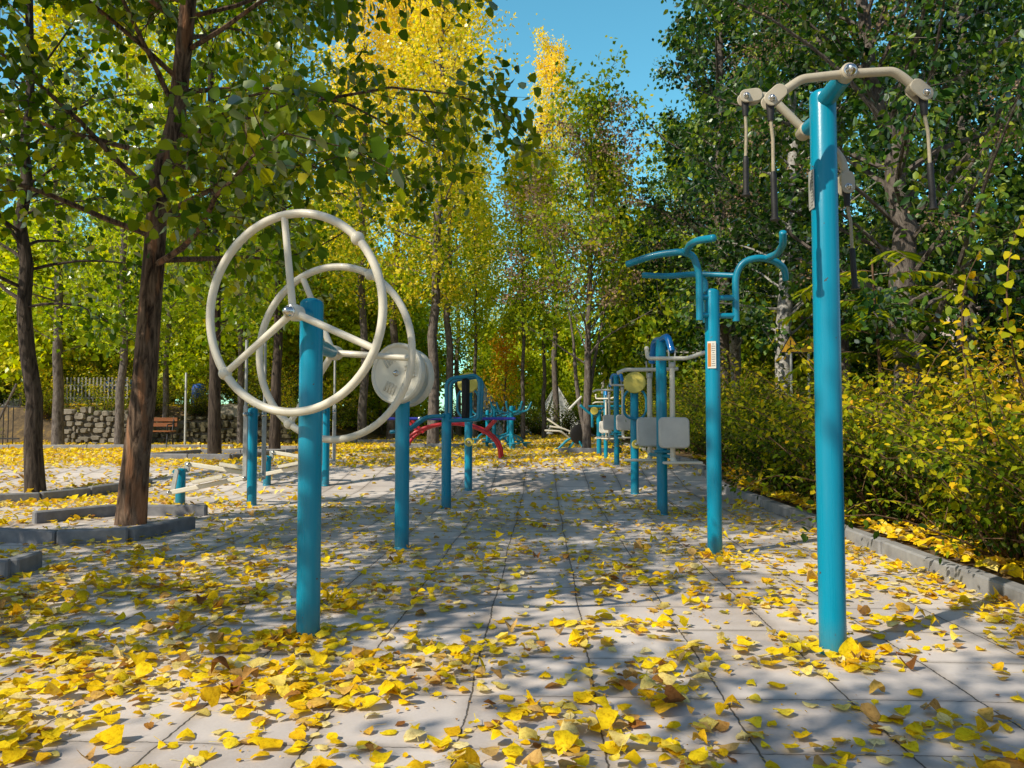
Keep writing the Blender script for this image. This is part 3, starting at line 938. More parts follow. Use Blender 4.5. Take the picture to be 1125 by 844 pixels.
for i, (x, y_, k) in enumerate(rows):
    z = gp(x, y_)
    if k == 'lime':
        pr, lf, s = (low_a, low_b)[i % 2], L_LIME, rr_.uniform(1.1, 1.5)
    elif k in ('low', 'lowd'):
        pr = (low_a, low_b)[i % 2]
        lf = [L_LIME, L_GREEN, L_LIME, L_GREEN][rr_.randrange(4)] if k == 'low' else [L_RIGHT, L_GREEN, L_GREEN][rr_.randrange(3)]
        if k == 'low' and x > -7:
            lf = [L_GREEN, L_LIME, L_LIME][rr_.randrange(3)]
        s = rr_.uniform(.95, 1.35)
    elif k in ('pop', 'popl'):
        pr = (pop_a, pop_b, pop_c)[i % 3]
        lf = [L_YELLOW, L_GREEN, L_LIME, L_GREEN][rr_.randrange(4)] if x < 4 else [L_GREEN, L_RIGHT][rr_.randrange(2)]
        s = rr_.uniform(.85, 1.1)
    else:
        pr = (broad_a, broad_b)[i % 2]
        lf = [L_RIGHT, L_RIGHT, L_GREEN][rr_.randrange(3)]
        s = rr_.uniform(.85, 1.05)
    tree('background_tree', bgl, pr, z, R(rr_.uniform(0, 360)), s, BG, leaf=lf)
airy = grow(61, straight(4.6, .15), .055, .2, lambda t: 1.15 * (1.15 - .6 * t), 30, lambda t: 25 + 35 * t, .02, 5, 12, .13, KITE, L_ORANGE, M_BARK_GREY, jitter=.2, ygrad=.5)
tree('maple_tree', 'small orange yellow tree glowing in the dark wood left of the pale pyramid roof', airy, gp(-1.65, 33.0), R(40), (1.0, 1.0, 1.0))
tree('maple_tree', 'small golden yellow tree seen through the large white wheel', low_b, gp(-11.0, 31.0), R(140), (.85, .85, 1.2), leaf=L_ORANGE)

# ------------------------------------------------------------------ shrubs
def shrub(seed, H, w, ns, per, leaf, lm):
    rg = np.random.default_rng(seed)
    b = MB()
    LP, LD, LN = [], [], []
    for i in range(ns):
        a = rg.uniform(0, 6.28)
        p = np.array([math.cos(a), math.sin(a), 0]) * rg.uniform(0, .22) * w
        d = np.array([math.cos(a) * .34, math.sin(a) * .34, 1.0]) + rg.normal(0, .2, 3)
        L = H * rg.uniform(.65, 1.3)
        pts = [p - np.array([0, 0, .05])]
        m = 8
        for k in range(m):
            d = norm(d + rg.normal(0, .09, 3) + np.array([math.cos(a), math.sin(a), 0]) * .055 * w + np.array([0, 0, -.17 * (k / m) ** 2 * 1.8]))
            pts.append(pts[-1] + d * L / m)
        pts = np.array(pts)
        b.tube(pts, list(np.linspace(.0085, .002, m + 1)), n=4, cap=False)
        u = rg.uniform(.16, 1.0, per)
        pos = np.stack([np.interp(u, np.linspace(0, 1, m + 1), pts[:, k]) for k in range(3)], -1)
        off = rg.normal(0, 1, pos.shape)
        off[:, 2] *= .6
        off = norm(off)
        LP.append(pos + off * rg.uniform(.0, .17, (per, 1)))
        LD.append(off + np.array([0, 0, -.35]) + rg.normal(0, .3, pos.shape))
        LN.append(rg.normal(0, .5, pos.shape) + np.array([0, 0, .8]))
    LP, LD, LN = np.concatenate(LP), np.concatenate(LD), np.concatenate(LN)
    keep = LP[:, 2] > .06
    LP, LD, LN = LP[keep], LD[keep], LN[keep]
    rnd = np.clip(.02 + .55 * LP[:, 2] / H + rg.normal(0, .2, len(LP)), 0, 1)  # tone follows height: sunlit tops and shaded insides painted into leaf colour
    return b.mesh('stems', M_STEM, 60), leaves_mesh('leaves', LP, LD, LN, leaf * rg.uniform(.6, 1.2, len(LP)), rnd, OVATE, lm)


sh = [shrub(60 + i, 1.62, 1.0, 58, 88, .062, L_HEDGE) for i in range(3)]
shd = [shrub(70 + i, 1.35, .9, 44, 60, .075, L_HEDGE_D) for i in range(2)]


def bush(name, label, pr, loc, rz, s, group, leaf=None):
    t = thing(name, label, 'shrub', loc, rz, group)
    t.scale = (s, s, s * random.uniform(.92, 1.1))
    link('stems', pr[0], t)
    o = link('foliage', pr[1], t)
    if leaf:
        o.material_slots[0].link = 'OBJECT'
        o.material_slots[0].material = leaf


HG = 'hedge bushes along the right kerb'
rh = random.Random(8)
k = 0
yy = 3.2
while yy < 34:
    st = .95 if yy < 12 else 1.5
    for j, xo in enumerate((3.26, 4.3, 5.5)):
        if j == 2 and yy > 14:
            continue
        x = xo + rh.uniform(-.12, .12) - .012 * yy
        y2 = yy + rh.uniform(-.2, .2) + .4 * (j % 2)
        lf = L_HEDGE_Y if (j > 0 and yy < 10) else (None if (yy < 10 or rh.random() < .45) else L_HEDGE_D)
        s = rh.uniform(.74, 1.2) * (.98 if j == 0 else (.92 if yy < 6.5 else 1.04)) * (.86 if 8.6 < yy < 13 else 1.0)
        lb, g = 'yellow green leafy bush in the front of the hedge along the right kerb', HG
        if j > 0:
            lb, g = 'golden leafy bush standing behind the front row of the right hedge', 'golden bushes in the rear of the right hedge'
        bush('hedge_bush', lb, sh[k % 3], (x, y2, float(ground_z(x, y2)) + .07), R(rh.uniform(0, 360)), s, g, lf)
        k += 1
    yy += st
# hedge across the far end
FG = 'low bushes of the far hedge across the end of the court'
for X in np.arange(-6.5, 6.6, 1.25):
    bush('hedge_bush', 'low dark green bush in the hedge across the far end of the court', shd[k % 2], gp(X + rh.uniform(-.2, .2), 36.5 + rh.uniform(-.4, .6)), R(rh.uniform(0, 360)), rh.uniform(1.0, 1.3), FG)
    k += 1
# bushes on the bank above the rubble wall
BGp = 'bushes on the bank above the rubble wall'
for X in np.arange(-26, -7.2, 1.5):
    bush('bank_bush', 'yellow green bush growing on the bank above the rubble wall', (shd + sh)[k % 5], gp(X + rh.uniform(-.3, .3), 27.5 + rh.uniform(-.8, 1.2)), R(rh.uniform(0, 360)), rh.uniform(1.0, 1.4), BGp)
    k += 1

for (X, Y_) in ((-16.7, 25.2), (-14.3, 25.0), (-13.0, 25.3), (-11.4, 25.2), (-9.2, 25.3), (-8.2, 25.1), (-7.3, 23.6), (-17.8, 22.9)):
    bush('bank_bush', 'yellow green bush growing on the bank above the rubble wall', sh[k % 3], gp(X, Y_), R(rh.uniform(0, 360)), rh.uniform(.8, 1.1), BGp, L_HEDGE)
    k += 1

# arching sprig of yellow leaves reaching out of the hedge at the right
def sprig(name, label, pts, nleaf, leaf, rmin, rmax):
    rg = np.random.default_rng(len(pts) * 7 + nleaf)
    P = np.array(fillet(pts, .2, 4), float)
    b = MB()
    b.tube(P, list(np.linspace(.008, .0025, len(P))), n=5)
    t = thing(name, label, 'branch', tuple(pts[0]))
    o = part('stem', b, M_STEM, t)
    o.location = -Vector(pts[0])
    u = np.linspace(.3, 1, nleaf)
    pos = np.stack([np.interp(u, np.linspace(0, 1, len(P)), P[:, k]) for k in range(3)], -1)
    side = rg.normal(0, 1, pos.shape)
    D = norm(side) * .8 + np.array([0, 0, -.7])
    me = leaves_mesh('leaves', pos + norm(side) * .015, D, rg.normal(0, .4, pos.shape) + np.array([-.4, -.8, .3]), leaf * rg.uniform(.7, 1.1, nleaf), rg.uniform(rmin, rmax, nleaf), HEART, L_HEDGE)
    o = link('leaves', me, t)
    o.location = -Vector(pts[0])


sprig('leafy_branch', 'arching bare branch with hanging bright yellow leaves above the hedge at the right', [(3.75, 5.6, .5), (3.3, 5.5, 1.3), (3.05, 5.2, 1.75), (3.1, 5.2, 2.2), (3.5, 5.3, 2.75)], 22, .075, .55, .85)
sprig('leafy_branch', 'low leafy branch leaning over the kerb between the two right posts', [(3.1, 7.2, .1), (2.75, 7.1, .75), (2.5, 7.0, .7), (2.38, 6.95, .25)], 40, .075, .4, .8)
sprig('leafy_branch', 'thin branch of yellow leaves poking out of the hedge right of the tall post', [(3.5, 5.2, .3), (3.05, 5.0, .85), (2.75, 4.9, .98), (2.5, 4.85, .85)], 30, .075, .6, .95)

sprig('leafy_branch', 'short green sprig hanging over the kerb just left of the tall right post', [(2.95, 8.6, .1), (2.7, 8.5, .55), (2.48, 8.45, .5), (2.4, 8.4, .2)], 26, .07, .3, .6)
sprig('leafy_branch', 'long arching twig with orange leaves low in front of the hedge at the right edge', [(3.2, 4.6, .1), (2.95, 4.4, .7), (2.75, 4.2, .8), (2.62, 4.05, .5)], 30, .075, .7, 1.0)
sprig('leafy_branch', 'upright twig with large yellow leaves above the hedge right of the tall post', [(3.4, 6.2, .6), (3.25, 6.1, 1.5), (3.2, 6.0, 2.0), (3.35, 6.0, 2.3)], 16, .075, .5, .9)

for q, (sx, sy) in enumerate(((2.98, 5.3), (3.0, 6.6), (2.95, 7.8), (2.92, 9.3), (3.05, 4.1))):
    h1 = .75 + .12 * (q % 3)
    sprig('leafy_branch', ('drooping hedge branch beside the kerb in the sunlit stretch behind the tall post', 'drooping hedge branch reaching over the kerb level with the arm bar post', 'thin drooping branch at the kerb just beyond the arm bar post', 'farthest thin drooping branch over the right kerb', 'nearest drooping branch at the kerb by the right edge')[q],
          [(sx + .2, sy, .08), (sx - .05, sy - .1, h1), (sx - .3, sy - .15, h1 - .1), (sx - .42, sy - .2, h1 - .45)], 34 + q, .068, .25, .85)

# fern-like fronds of an ailanthus sapling
rg = np.random.default_rng(9)
b = MB()
fp, fd, fn = [], [], []
b.tube([(0, 0, -.1), (.02, 0, 1.2), (-.05, 0, 2.6)], [.022, .017, .01], n=6)
for i in range(16):
    a = i * 2.4
    h = 1.5 + 1.1 * (i / 16)
    d = np.array([math.cos(a), math.sin(a), .45])
    pts = [np.array([0, 0, h])]
    for k_ in range(6):
        d = norm(d + np.array([0, 0, -.16]))
        pts.append(pts[-1] + d * .16)
    b.tube(pts, [.005, .005, .004, .004, .003, .003, .002], n=4)
    pts = np.array(pts)
    side = norm(np.cross(d, [0, 0, 1]))
    for u in np.linspace(.18, 1, 15):
        p = np.array([np.interp(u, np.linspace(0, 1, 7), pts[:, q]) for q in range(3)])
        for sg in (-1, 1):
            fp.append(p)
            fd.append(side * sg + d * .45 + np.array([0, 0, -.3]) + rg.normal(0, .1, 3))
            fn.append(np.array([0, 0, 1.0]) + rg.normal(0, .15, 3))
SL = ([(x * .55, y, z) for x, y, z in OVATE[0]], OVATE[1])
sap = thing('sapling', 'slender sapling with feathery yellow green fronds behind the hedge', 'tree', gp(3.55, 8.3, .1))
part('stem', b, M_STEM, sap)
link('fronds', leaves_mesh('fronds', fp, fd, fn, rg.uniform(.15, .22, len(fp)), np.clip(rg.normal(.36, .12, len(fp)), 0, 1), SL, L_HEDGE), sap)

# ------------------------------------------------------------------ fallen leaves
def litter():
    rg = np.random.default_rng(77)
    # value noise for clumping
    G_ = rg.uniform(0, 1, (220, 220))

    def vn(x, y, s):
        x, y = x / s + 90, y / s + 60
        i, j = np.floor(x).astype(int), np.floor(y).astype(int)
        fx, fy = x - i, y - j
        fx, fy = fx * fx * (3 - 2 * fx), fy * fy * (3 - 2 * fy)
        i, j = i % 219, j % 219
        return (G_[i, j] * (1 - fx) + G_[i + 1, j] * fx) * (1 - fy) + (G_[i, j + 1] * (1 - fx) + G_[i + 1, j + 1] * fx) * fy

    # near leaves: 5 x 3 grid blades, curled
    n0 = 60000
    x = rg.uniform(-6.5, 3.4, n0)
    y = rg.uniform(.3, 9.0, n0)
    dens = .12 + 1.15 * np.clip(vn(x, y, .42) * .62 + vn(x + 20, y + 9, .16) * .5 - .26, 0, 1) ** 1.2 * 1.6
    left = np.clip((-x + .6) / 3.0, 0, 1)
    nearness = np.clip((6.4 - y) / 3.5, 0, 1)
    dens *= .17 + .62 * left * nearness + .25 * nearness
    for (px_, py_) in ((-1.09, 3.6), (1.243, 3.42), (-1.095, 6.02), (1.262, 5.78)):
        dens += .5 * np.exp(-((x - px_) ** 2 + (y - py_ + .05) ** 2) / .03)
    # gathered along the kerb
    dens += .35 * np.exp(-((x - 2.45) / .22) ** 2) * (y < 6.5)
    keep = rg.uniform(0, 1, n0) < dens
    x, y = x[keep], y[keep]
    local = vn(x, y, .42)[:, None]
    n = len(x)
    vs_ = np.array([-.0, .22, .5, .78, 1.0])
    half = np.array([.10, .44, .43, .26, .015])
    vx = np.stack([-half, np.zeros(5), half], 1)           # 5x3
    vy = np.stack([vs_ + np.array([-.07, 0, 0, 0, 0]), vs_, vs_ + np.array([-.07, 0, 0, 0, 0])], 1)
    wide = rg.uniform(.85, 1.3, n)[:, None, None]
    bx = vx[None] * wide
    by = np.repeat(vy[None], n, 0)
    cup = rg.normal(.12, .30, n)[:, None, None]
    curl = rg.normal(.08, .30, n)[:, None, None]
    tw = rg.normal(0, .35, n)[:, None, None]
    rolled = rg.uniform(0, 1, n) < .07
    cup[rolled] = rg.uniform(.8, 1.7, (rolled.sum(), 1, 1))
    curl[rolled] = rg.uniform(-1.2, 1.2, (rolled.sum(), 1, 1))
    bz = cup * np.abs(bx) ** 1.4 * 1.2 + curl * (by - .45) ** 2 + tw * bx * (by - .4) + rg.normal(0, .045, (n, 5, 3))
    S = (.027 + .052 * rg.beta(1.5, 1.9, n))[:, None, None]
    yaw = rg.uniform(0, 2 * PI, n)
    tilt = rg.normal(0, R(7), n)
    roll = rg.normal(0, R(8), n)
    steep = rg.uniform(0, 1, n) < .03
    roll[steep] = rg.uniform(-1.2, 1.2, steep.sum())
    X0, Y0, Z0 = bx * S, (by - .45) * S, bz * S
    flip = np.where(rg.uniform(0, 1, n) < .45, -1, 1)[:, None, None]
    Z0 = Z0 * flip
    c, s = np.cos(tilt)[:, None, None], np.sin(tilt)[:, None, None]
    Y1, Z1 = Y0 * c - Z0 * s, Y0 * s + Z0 * c
    c, s = np.cos(roll)[:, None, None], np.sin(roll)[:, None, None]
    X1, Z2 = X0 * c + Z1 * s, -X0 * s + Z1 * c
    c, s = np.cos(yaw)[:, None, None], np.sin(yaw)[:, None, None]
    X2, Y2 = X1 * c - Y1 * s, X1 * s + Y1 * c
    low = Z2.reshape(n, -1).min(1)[:, None, None]
    stack = (rg.uniform(0, 1, n)[:, None] ** 2 * .035 * np.clip(local * 2 - .6, 0, 1))[:, :, None]
    V = np.stack([X2 + x[:, None, None], Y2 + y[:, None, None], Z2 - low + .003 + stack + ground_z(x, y)[:, None, None]], -1)
    f = []
    for r_ in range(4):
        for q in range(2):
            a = r_ * 3 + q
            f.append((a, a + 1, a + 4, a + 3))
    f = np.array(f)
    F = (f[None] + (np.arange(n) * 15)[:, None, None]).reshape(-1, 4)
    V1 = V.reshape(-1, 3)
    rnd = np.clip(rg.beta(1.5, 1.35, n), 0, 1)
    rnd[rolled] *= .6
    rn1 = np.repeat(rnd, 15)
    # stalks
    base = V[:, 0, 1, :]
    dirn = norm(base - V[:, 1, 1, :]) + rg.normal(0, .25, (n, 3))
    dirn[:, 2] = np.abs(dirn[:, 2]) * .3
    L = rg.uniform(.02, .05, n)[:, None]
    e = base + norm(dirn) * L
    e[:, 2] = np.maximum(e[:, 2] - .004, ground_z(e[:, 0], e[:, 1]) + .003)
    w = norm(np.cross(norm(dirn), [0, 0, 1.0])) * .0011
    up = np.array([0, 0, .0012])
    SV = np.stack([base - w, base + w, e + w + up, e - w + up], 1).reshape(-1, 3)
    SF = (np.array([[0, 1, 2, 3]])[None] + (np.arange(n) * 4)[:, None, None]).reshape(-1, 4) + len(V1)
    # farther leaves: simpler blades
    n1 = 60000
    x = rg.uniform(-17, 2.5, n1)
    y = 8.6 + 30 * rg.uniform(0, 1, n1) ** 1.25
    d = .10 + .75 * np.clip(vn(x, y, .7) * .7 + vn(x + 30, y + 5, .25) * .5 - .34, 0, 1) ** 1.2 * 1.5
    d *= np.where(y < 12.3, np.where(x > -3.5, .34, .6), 1.0)
    d += np.where((y > 12.6) & (y < 23), .55 * vn(x, y, 1.3), 0)
    d += np.where((x < -4.5) & (y > 9.0), .28, 0)
    kp = rg.uniform(0, 1, n1) < d
    x, y = x[kp], y[kp]
    # bed behind the kerb and left area
    xb, yb = 2.68 + 3.4 * rg.uniform(0, 1, 5200) ** 1.7, rg.uniform(2.5, 14, 5200)
    xl, yl = rg.uniform(-12, -5.0, 2600), rg.uniform(3, 9.5, 2600)
    zb = ground_z(xb, yb) + .10 + .03 * np.clip((xb - 3) / 2, 0, 1)
    x, y, z = np.concatenate([x, xb, xl]), np.concatenate([y, yb, yl]), np.concatenate([ground_z(x, y), zb, ground_z(xl, yl)])
    # crumbs and torn scraps between the near leaves
    nc = 5200
    xc, yc = rg.uniform(-5, 2.5, nc), .8 + 8 * rg.uniform(0, 1, nc) ** 1.3
    kc = rg.uniform(0, 1, nc) < .25 + .9 * vn(xc, yc, .42)
    xc, yc = xc[kc], yc[kc]
    full = len(x)
    x, y, z = np.concatenate([x, xc]), np.concatenate([y, yc]), np.concatenate([z, ground_z(xc, yc)])
    m = len(x)
    crumb = np.arange(m) >= full
    tv, tf = np.array(HEART[0]), np.array(HEART[1])
    D = np.stack([rg.normal(0, 1, m), rg.normal(0, 1, m), rg.normal(0, .28, m)], -1)
    Nn = np.stack([rg.normal(0, .3, m), rg.normal(0, .3, m), np.ones(m)], -1)
    D = norm(D)
    Nn = norm(Nn - D * np.sum(Nn * D, -1, keepdims=True))
    A = np.cross(D, Nn)
    S = rg.uniform(.05, .095, m)[:, None, None] * (1 + np.clip((y - 12) / 18, 0, 1) * .5)[:, None, None]
    S[crumb] *= rg.uniform(.07, .30, (int(crumb.sum()), 1, 1))
    V2 = S * (tv[None, :, 0:1] * A[:, None] + tv[None, :, 1:2] * D[:, None] + tv[None, :, 2:3] * 2.2 * Nn[:, None])
    V2[:, :, 2] -= V2[:, :, 2].min(1)[:, None]
    V2 += np.stack([x, y, z + .004], -1)[:, None, :]
    F2 = (tf[None] + (np.arange(m) * 6)[:, None, None]).reshape(-1, 4) + len(V1) + len(SV)
    tone = np.clip(rg.beta(1.9, 1.9, m), 0, 1)
    tone[crumb] *= .35
    rn2 = np.repeat(tone, 6)
    VV = np.concatenate([V1, SV, V2.reshape(-1, 3)])
    FF = np.concatenate([F, SF, F2])
    rn = np.concatenate([rn1, np.repeat(np.clip(rnd, .3, .9), 4), rn2])
    print('litter', n, m)
    return raw_mesh('fallen_leaves', VV, FF, rn, L_LITTER, smooth=True)


lit = link('fallen_leaves', litter())
lit['kind'] = 'stuff'
tag(lit, 'yellow and brown fallen leaves scattered over the whole paved court', 'fallen leaves')


def one_leaf(label, loc, rot, size, tone):
    """A single conspicuous leaf with its own stalk."""
    b = MB()
    n, m = 9, 6
    for i in range(n):
        t = i / (n - 1)
        hw = .52 * math.sin(PI * min(t * .93 + .07, 1) ** .62) ** .8 * (1 if t < .98 else .1)
        for j in range(-m // 2, m // 2 + 1):
            u = j / (m / 2)
            b.v.append((u * hw * size, (t - .12 * abs(u) * (1 - t) - .0) * size, (.16 * abs(u) ** 1.5 * hw + .12 * (t - .5) ** 2 + .02 * math.sin(7 * t + 3 * u)) * size))
    w = m + 1
    for i in range(n - 1):
        for j in range(m):
            b.f.append((i * w + j, i * w + j + 1, (i + 1) * w + j + 1, (i + 1) * w + j))
    F = np.array(b.f)
    V = np.array(b.v)
    me = raw_mesh('fallen_leaf', V, F, np.full(len(V), tone), L_LITTER, smooth=True)
    o = link('fallen_leaf', me, None, loc, rot)
    tag(o, label, 'leaf')
    s = MB()
    s.tube([(0, .02 * size, .004 * size), (.05 * size, -.25 * size, .02 * size), (.02 * size, -.5 * size, .0)], [.0016, .0014, .0012], n=5)
    part('stalk', s, M_YEL, o)


one_leaf('upright yellow leaf leaning against the foot of the tall right post', (1.275, 3.335, .008), (R(78), R(12), R(-6)), .085, .55)
one_leaf('flat heart shaped yellow leaf lying alone near the bottom edge, right of centre', (.80, 2.28, .012), (R(8), R(-4), R(200)), .095, .6)
one_leaf('yellow leaf standing on edge against the right kerb', (2.49, 4.38, .01), (R(70), 0, R(80)), .085, .5)

# ------------------------------------------------------------------ exercise stations
def post(parent, H, r=.055, x=0, y=0, name='post', m=None):
    b = MB()
    b.tube([(x, y, 0), (x, y, .01), (x, y, H * .5), (x, y, H - .03)], r, n=28, dome=True)
    o = part(name, b, m or M_TEAL, parent)
    c = MB()
    c.lathe([(r * 1.06, -.002), (r * 1.06, .012), (r * 1.01, .016)], 28, Matrix.Translation((x, y, 0)))
    part('base_ring', c, M_TEAL2, o)
    return o


def nut(parent, origin, direction, r=.024, name='nut'):
    b = MB()
    prof = [(r * 1.25, 0), (r * 1.25, r * .25), (r * 1.05, r * .32), (r, r * .5), (r * .92, r * .9), (r * .7, r * 1.3), (r * .38, r * 1.52), (r * .06, r * 1.6)]
    b.lathe(prof, 20, axis_matrix(origin, direction))
    return part(name, b, M_CHROME, parent)


def ring_pts(Mx, Rr, n=48, a0=0, a1=2 * PI):
    return [Mx @ Vector((Rr * math.sin(a0 + (a1 - a0) * k / n), Rr * math.cos(a0 + (a1 - a0) * k / n), 0)) for k in range(n + 1)]


def wheel(parent, centre, n_dir, Rr, phi, knobs, r_t=.0195):
    """Hand wheel: rim, three spokes, knobs, hub. phi: first spoke angle from up, towards viewer's left."""
    nd = Vector(n_dir).normalized()
    up = Vector((0, 0, 1))
    lf = nd.cross(up).normalized() * 1.0          # viewer's left when looking against n
    lf = up.cross(nd) * -1
    lf.normalize()
    c = Vector(centre)

    def at(a, rr):
        return c + (up * math.cos(a) + lf * math.sin(a)) * rr
    # torus rim
    b = MB()
    nseg, ns = 72, 12
    vs, fs = [], []
    for i in range(nseg):
        a = 2 * PI * i / nseg
        ctr = at(a, Rr)
        rad = (ctr - c).normalized()
        for k_ in range(ns):
            q = 2 * PI * k_ / ns
            vs.append(ctr + rad * (r_t * math.cos(q)) + nd * (r_t * math.sin(q)))
    for i in range(nseg):
        for k_ in range(ns):
            fs.append((i * ns + k_, ((i + 1) % nseg) * ns + k_, ((i + 1) % nseg) * ns + (k_ + 1) % ns, i * ns + (k_ + 1) % ns))
    b.add(vs, fs)
    w = part('wheel', b, M_BEIGE, parent)
    for j in range(3):
        a = R(phi + 120 * j)
        s = MB()
        s.tube([at(a, .02), at(a, Rr * .5), at(a, Rr - r_t * .5)], [.0175, .0165, .016], n=12)
        part('spoke', s, M_BEIGE, w)
    for a in knobs:
        s = MB()
        p = at(R(a), Rr)
        s.sphere(p, r_t * 1.6, 16, 10)
        part('knob', s, M_BEIGE, w)
    h = MB()
    h.lathe([(.026, -.05), (.036, -.045), (.04, -.01), (.036, .02), (.03, .03)], 20, axis_matrix(c, nd))
    part('hub', h, M_BEIGE, w)
    nut(w, c + nd * .028, nd, .024)
    return w


# 1. large wheel station, near left
WN = (-.27, -.96, 0)
t = thing('hand_wheel_station', 'teal post with two large cream hand wheels, nearest post on the left', 'exercise equipment', (-1.09, 3.6, 0))
post(t, 1.575, .0545)
wheel(t, (-.045, -.135, 1.488), WN, .455, 6.8, (126.8, -46))
wheel(t, (-.008, .41, 1.35), WN, .455, 25, (145, -28), .0188)
b = MB()
b.tube([(-.0, -.02, 1.485), (-.03, -.10, 1.487)], [.034, .03], n=16)
part('front_axle', b, M_TEAL2, t)
b = MB()
b.tube([(0, .02, 1.36), (-.004, .24, 1.355), (-.006, .37, 1.35)], [.036, .036, .03], n=16)
part('rear_axle', b, M_TEAL2, t)

# 2. disc station
t = thing('disc_station', 'teal post carrying two round cream turning discs, second post on the left', 'exercise equipment', (-1.095, 6.02, 0))
post(t, 1.33, .056)
for (c, side, nm) in (((-.012, -.14, 1.352), 1, 'disc'), ((.012, .17, 1.335), 1, 'disc')):
    nd = Vector((-.42, -.9, .06)).normalized() * side
    Mx = axis_matrix(Vector((c[0], c[1], c[2])), nd)
    d = MB()
    d.lathe([(.02, -.045), (.2, -.045), (.232, -.03), (.238, 0), (.234, .024), (.222, .034), (.206, .030), (.2, .022), (.16, .020), (.06, .022), (.02, .024)], 48, Mx)
    dk = part(nm, d, M_BEIGE, t)
    for a0 in (35, 155, 275):
        g = MB()
        g.box((0, 0, 0), (.1, .012, .006), Mx @ Matrix.Rotation(R(a0), 4, 'Z') @ Matrix.Translation((0, .125, .022)))
        for q in (-1.5, -.5, .5, 1.5):
            Mq = Mx @ Matrix.Rotation(R(a0), 4, 'Z') @ Matrix.Translation((q * .028, .125, .026))
            g.box((0, 0, 0), (.013, .085, .014), Mq, bev=.004)
        part('grip_pad', g, M_BEIGE, dk)
    nut(dk, Vector(c) + nd * .022, nd, .02)
b = MB()
b.tube([(.0, .0, 1.3), (-.005, -.11, 1.345)], .03, n=14)
b.tube([(.0, .0, 1.29), (.008, .15, 1.335)], .03, n=14)
part('axle', b, M_TEAL2, t)

# 3. back massager with loop frames and rollers
t = thing('back_massage_station', 'teal post with looped handle frame and black vertical roller, third post on the left', 'exercise equipment', (-1.085, 8.72, 0))
post(t, 1.08, .056)
for yo in (-.03, .36):
    b = MB()
    b.tube(fillet([(.0, yo, .995), (.0, yo, 1.41), (.06, yo, 1.465), (.33, yo, 1.50), (.378, yo, 1.43), (.36, yo, 1.0), (.0, yo, .985)], .04, 5), .0215, n=12)
    part('loop_handle', b, M_TEAL2, t)
b = MB()
b.tube([(.03, 0, 1.0), (.03, .36, 1.0)], .022, n=12)
b.tube([(.2, -.03, 1.485), (.2, .36, 1.485)], .02, n=12)
b.tube([(.2, -.03, .995), (.2, .36, .995)], .02, n=12)
part('crossbar', b, M_TEAL2, t)
for yo in (.06, .27):
    b = MB()
    b.lathe([(.012, 1.0), (.034, 1.015), (.037, 1.03), (.037, 1.45), (.034, 1.465), (.012, 1.48)], 18, Matrix.Translation((.2, yo, 0)))
    part('roller', b, M_BLACK, t)
for yo in (-.07, .1):
    b = MB()
    b.tube(fillet([(-.02, yo, 1.04), (-.25, yo, 1.03), (-.42, yo, .88), (-.62, yo, .86)], .12, 6), .022, n=12, dome=True)
    part('arm', b, M_TEAL2, t)

# 4. yellow disc stations
def yellow_station(label, loc, rz=0.0):
    t = thing('stretch_station', label, 'exercise equipment', loc, rz)
    post(t, 1.42, .055)
    d = MB()
    Mx = axis_matrix((0, -.06, 1.49), (-.12, -.95, .28))
    d.lathe([(.02, -.02), (.13, -.02), (.148, -.008), (.15, .008), (.142, .018), (.02, .022)], 36, Mx)
    part('disc', d, M_YEL, t)
    b = MB()
    b.tube(fillet([(.0, -.075, 1.0), (-.10, -.075, 1.02), (-.15, -.075, 1.1), (-.15, -.075, 1.3), (-.10, -.075, 1.385), (.10, -.075, 1.385), (.15, -.075, 1.3), (.15, -.075, 1.1), (.10, -.075, 1.02), (0, -.075, 1.0)], .05, 4), .0165, n=10)
    b.tube([(0, 0, 1.0), (0, -.08, 1.0)], .018, n=10)
    b.tube([(0, 0, 1.385), (0, -.08, 1.385)], .018, n=10)
    part('loop_handle', b, M_TEAL2, t)
    w = MB()
    w.lathe([(.02, 0), (.052, .004), (.06, .014), (.052, .026), (.02, .022)], 24, axis_matrix((.012, -.05, .665), (.1, -1, 0)))
    k_ = part('roller_wheel', w, M_YEL, t)
    nut(k_, (.012, -.07, .665), (.1, -1, 0), .018)
    return t


yellow_station('teal post with round yellow disc on top behind the roller frame on the left', (-1.03, 10.75, .02))
yellow_station('teal post with round yellow disc on top, between the two seat trainers on the right', (1.235, 10.48, .004))

# 5. tall pull station, near right
t = thing('pull_rope_station', 'tallest teal post with tan swing bars and hanging rope grips, nearest on the right', 'exercise equipment', (1.243, 3.42, 0))
post(t, 2.46, .056)


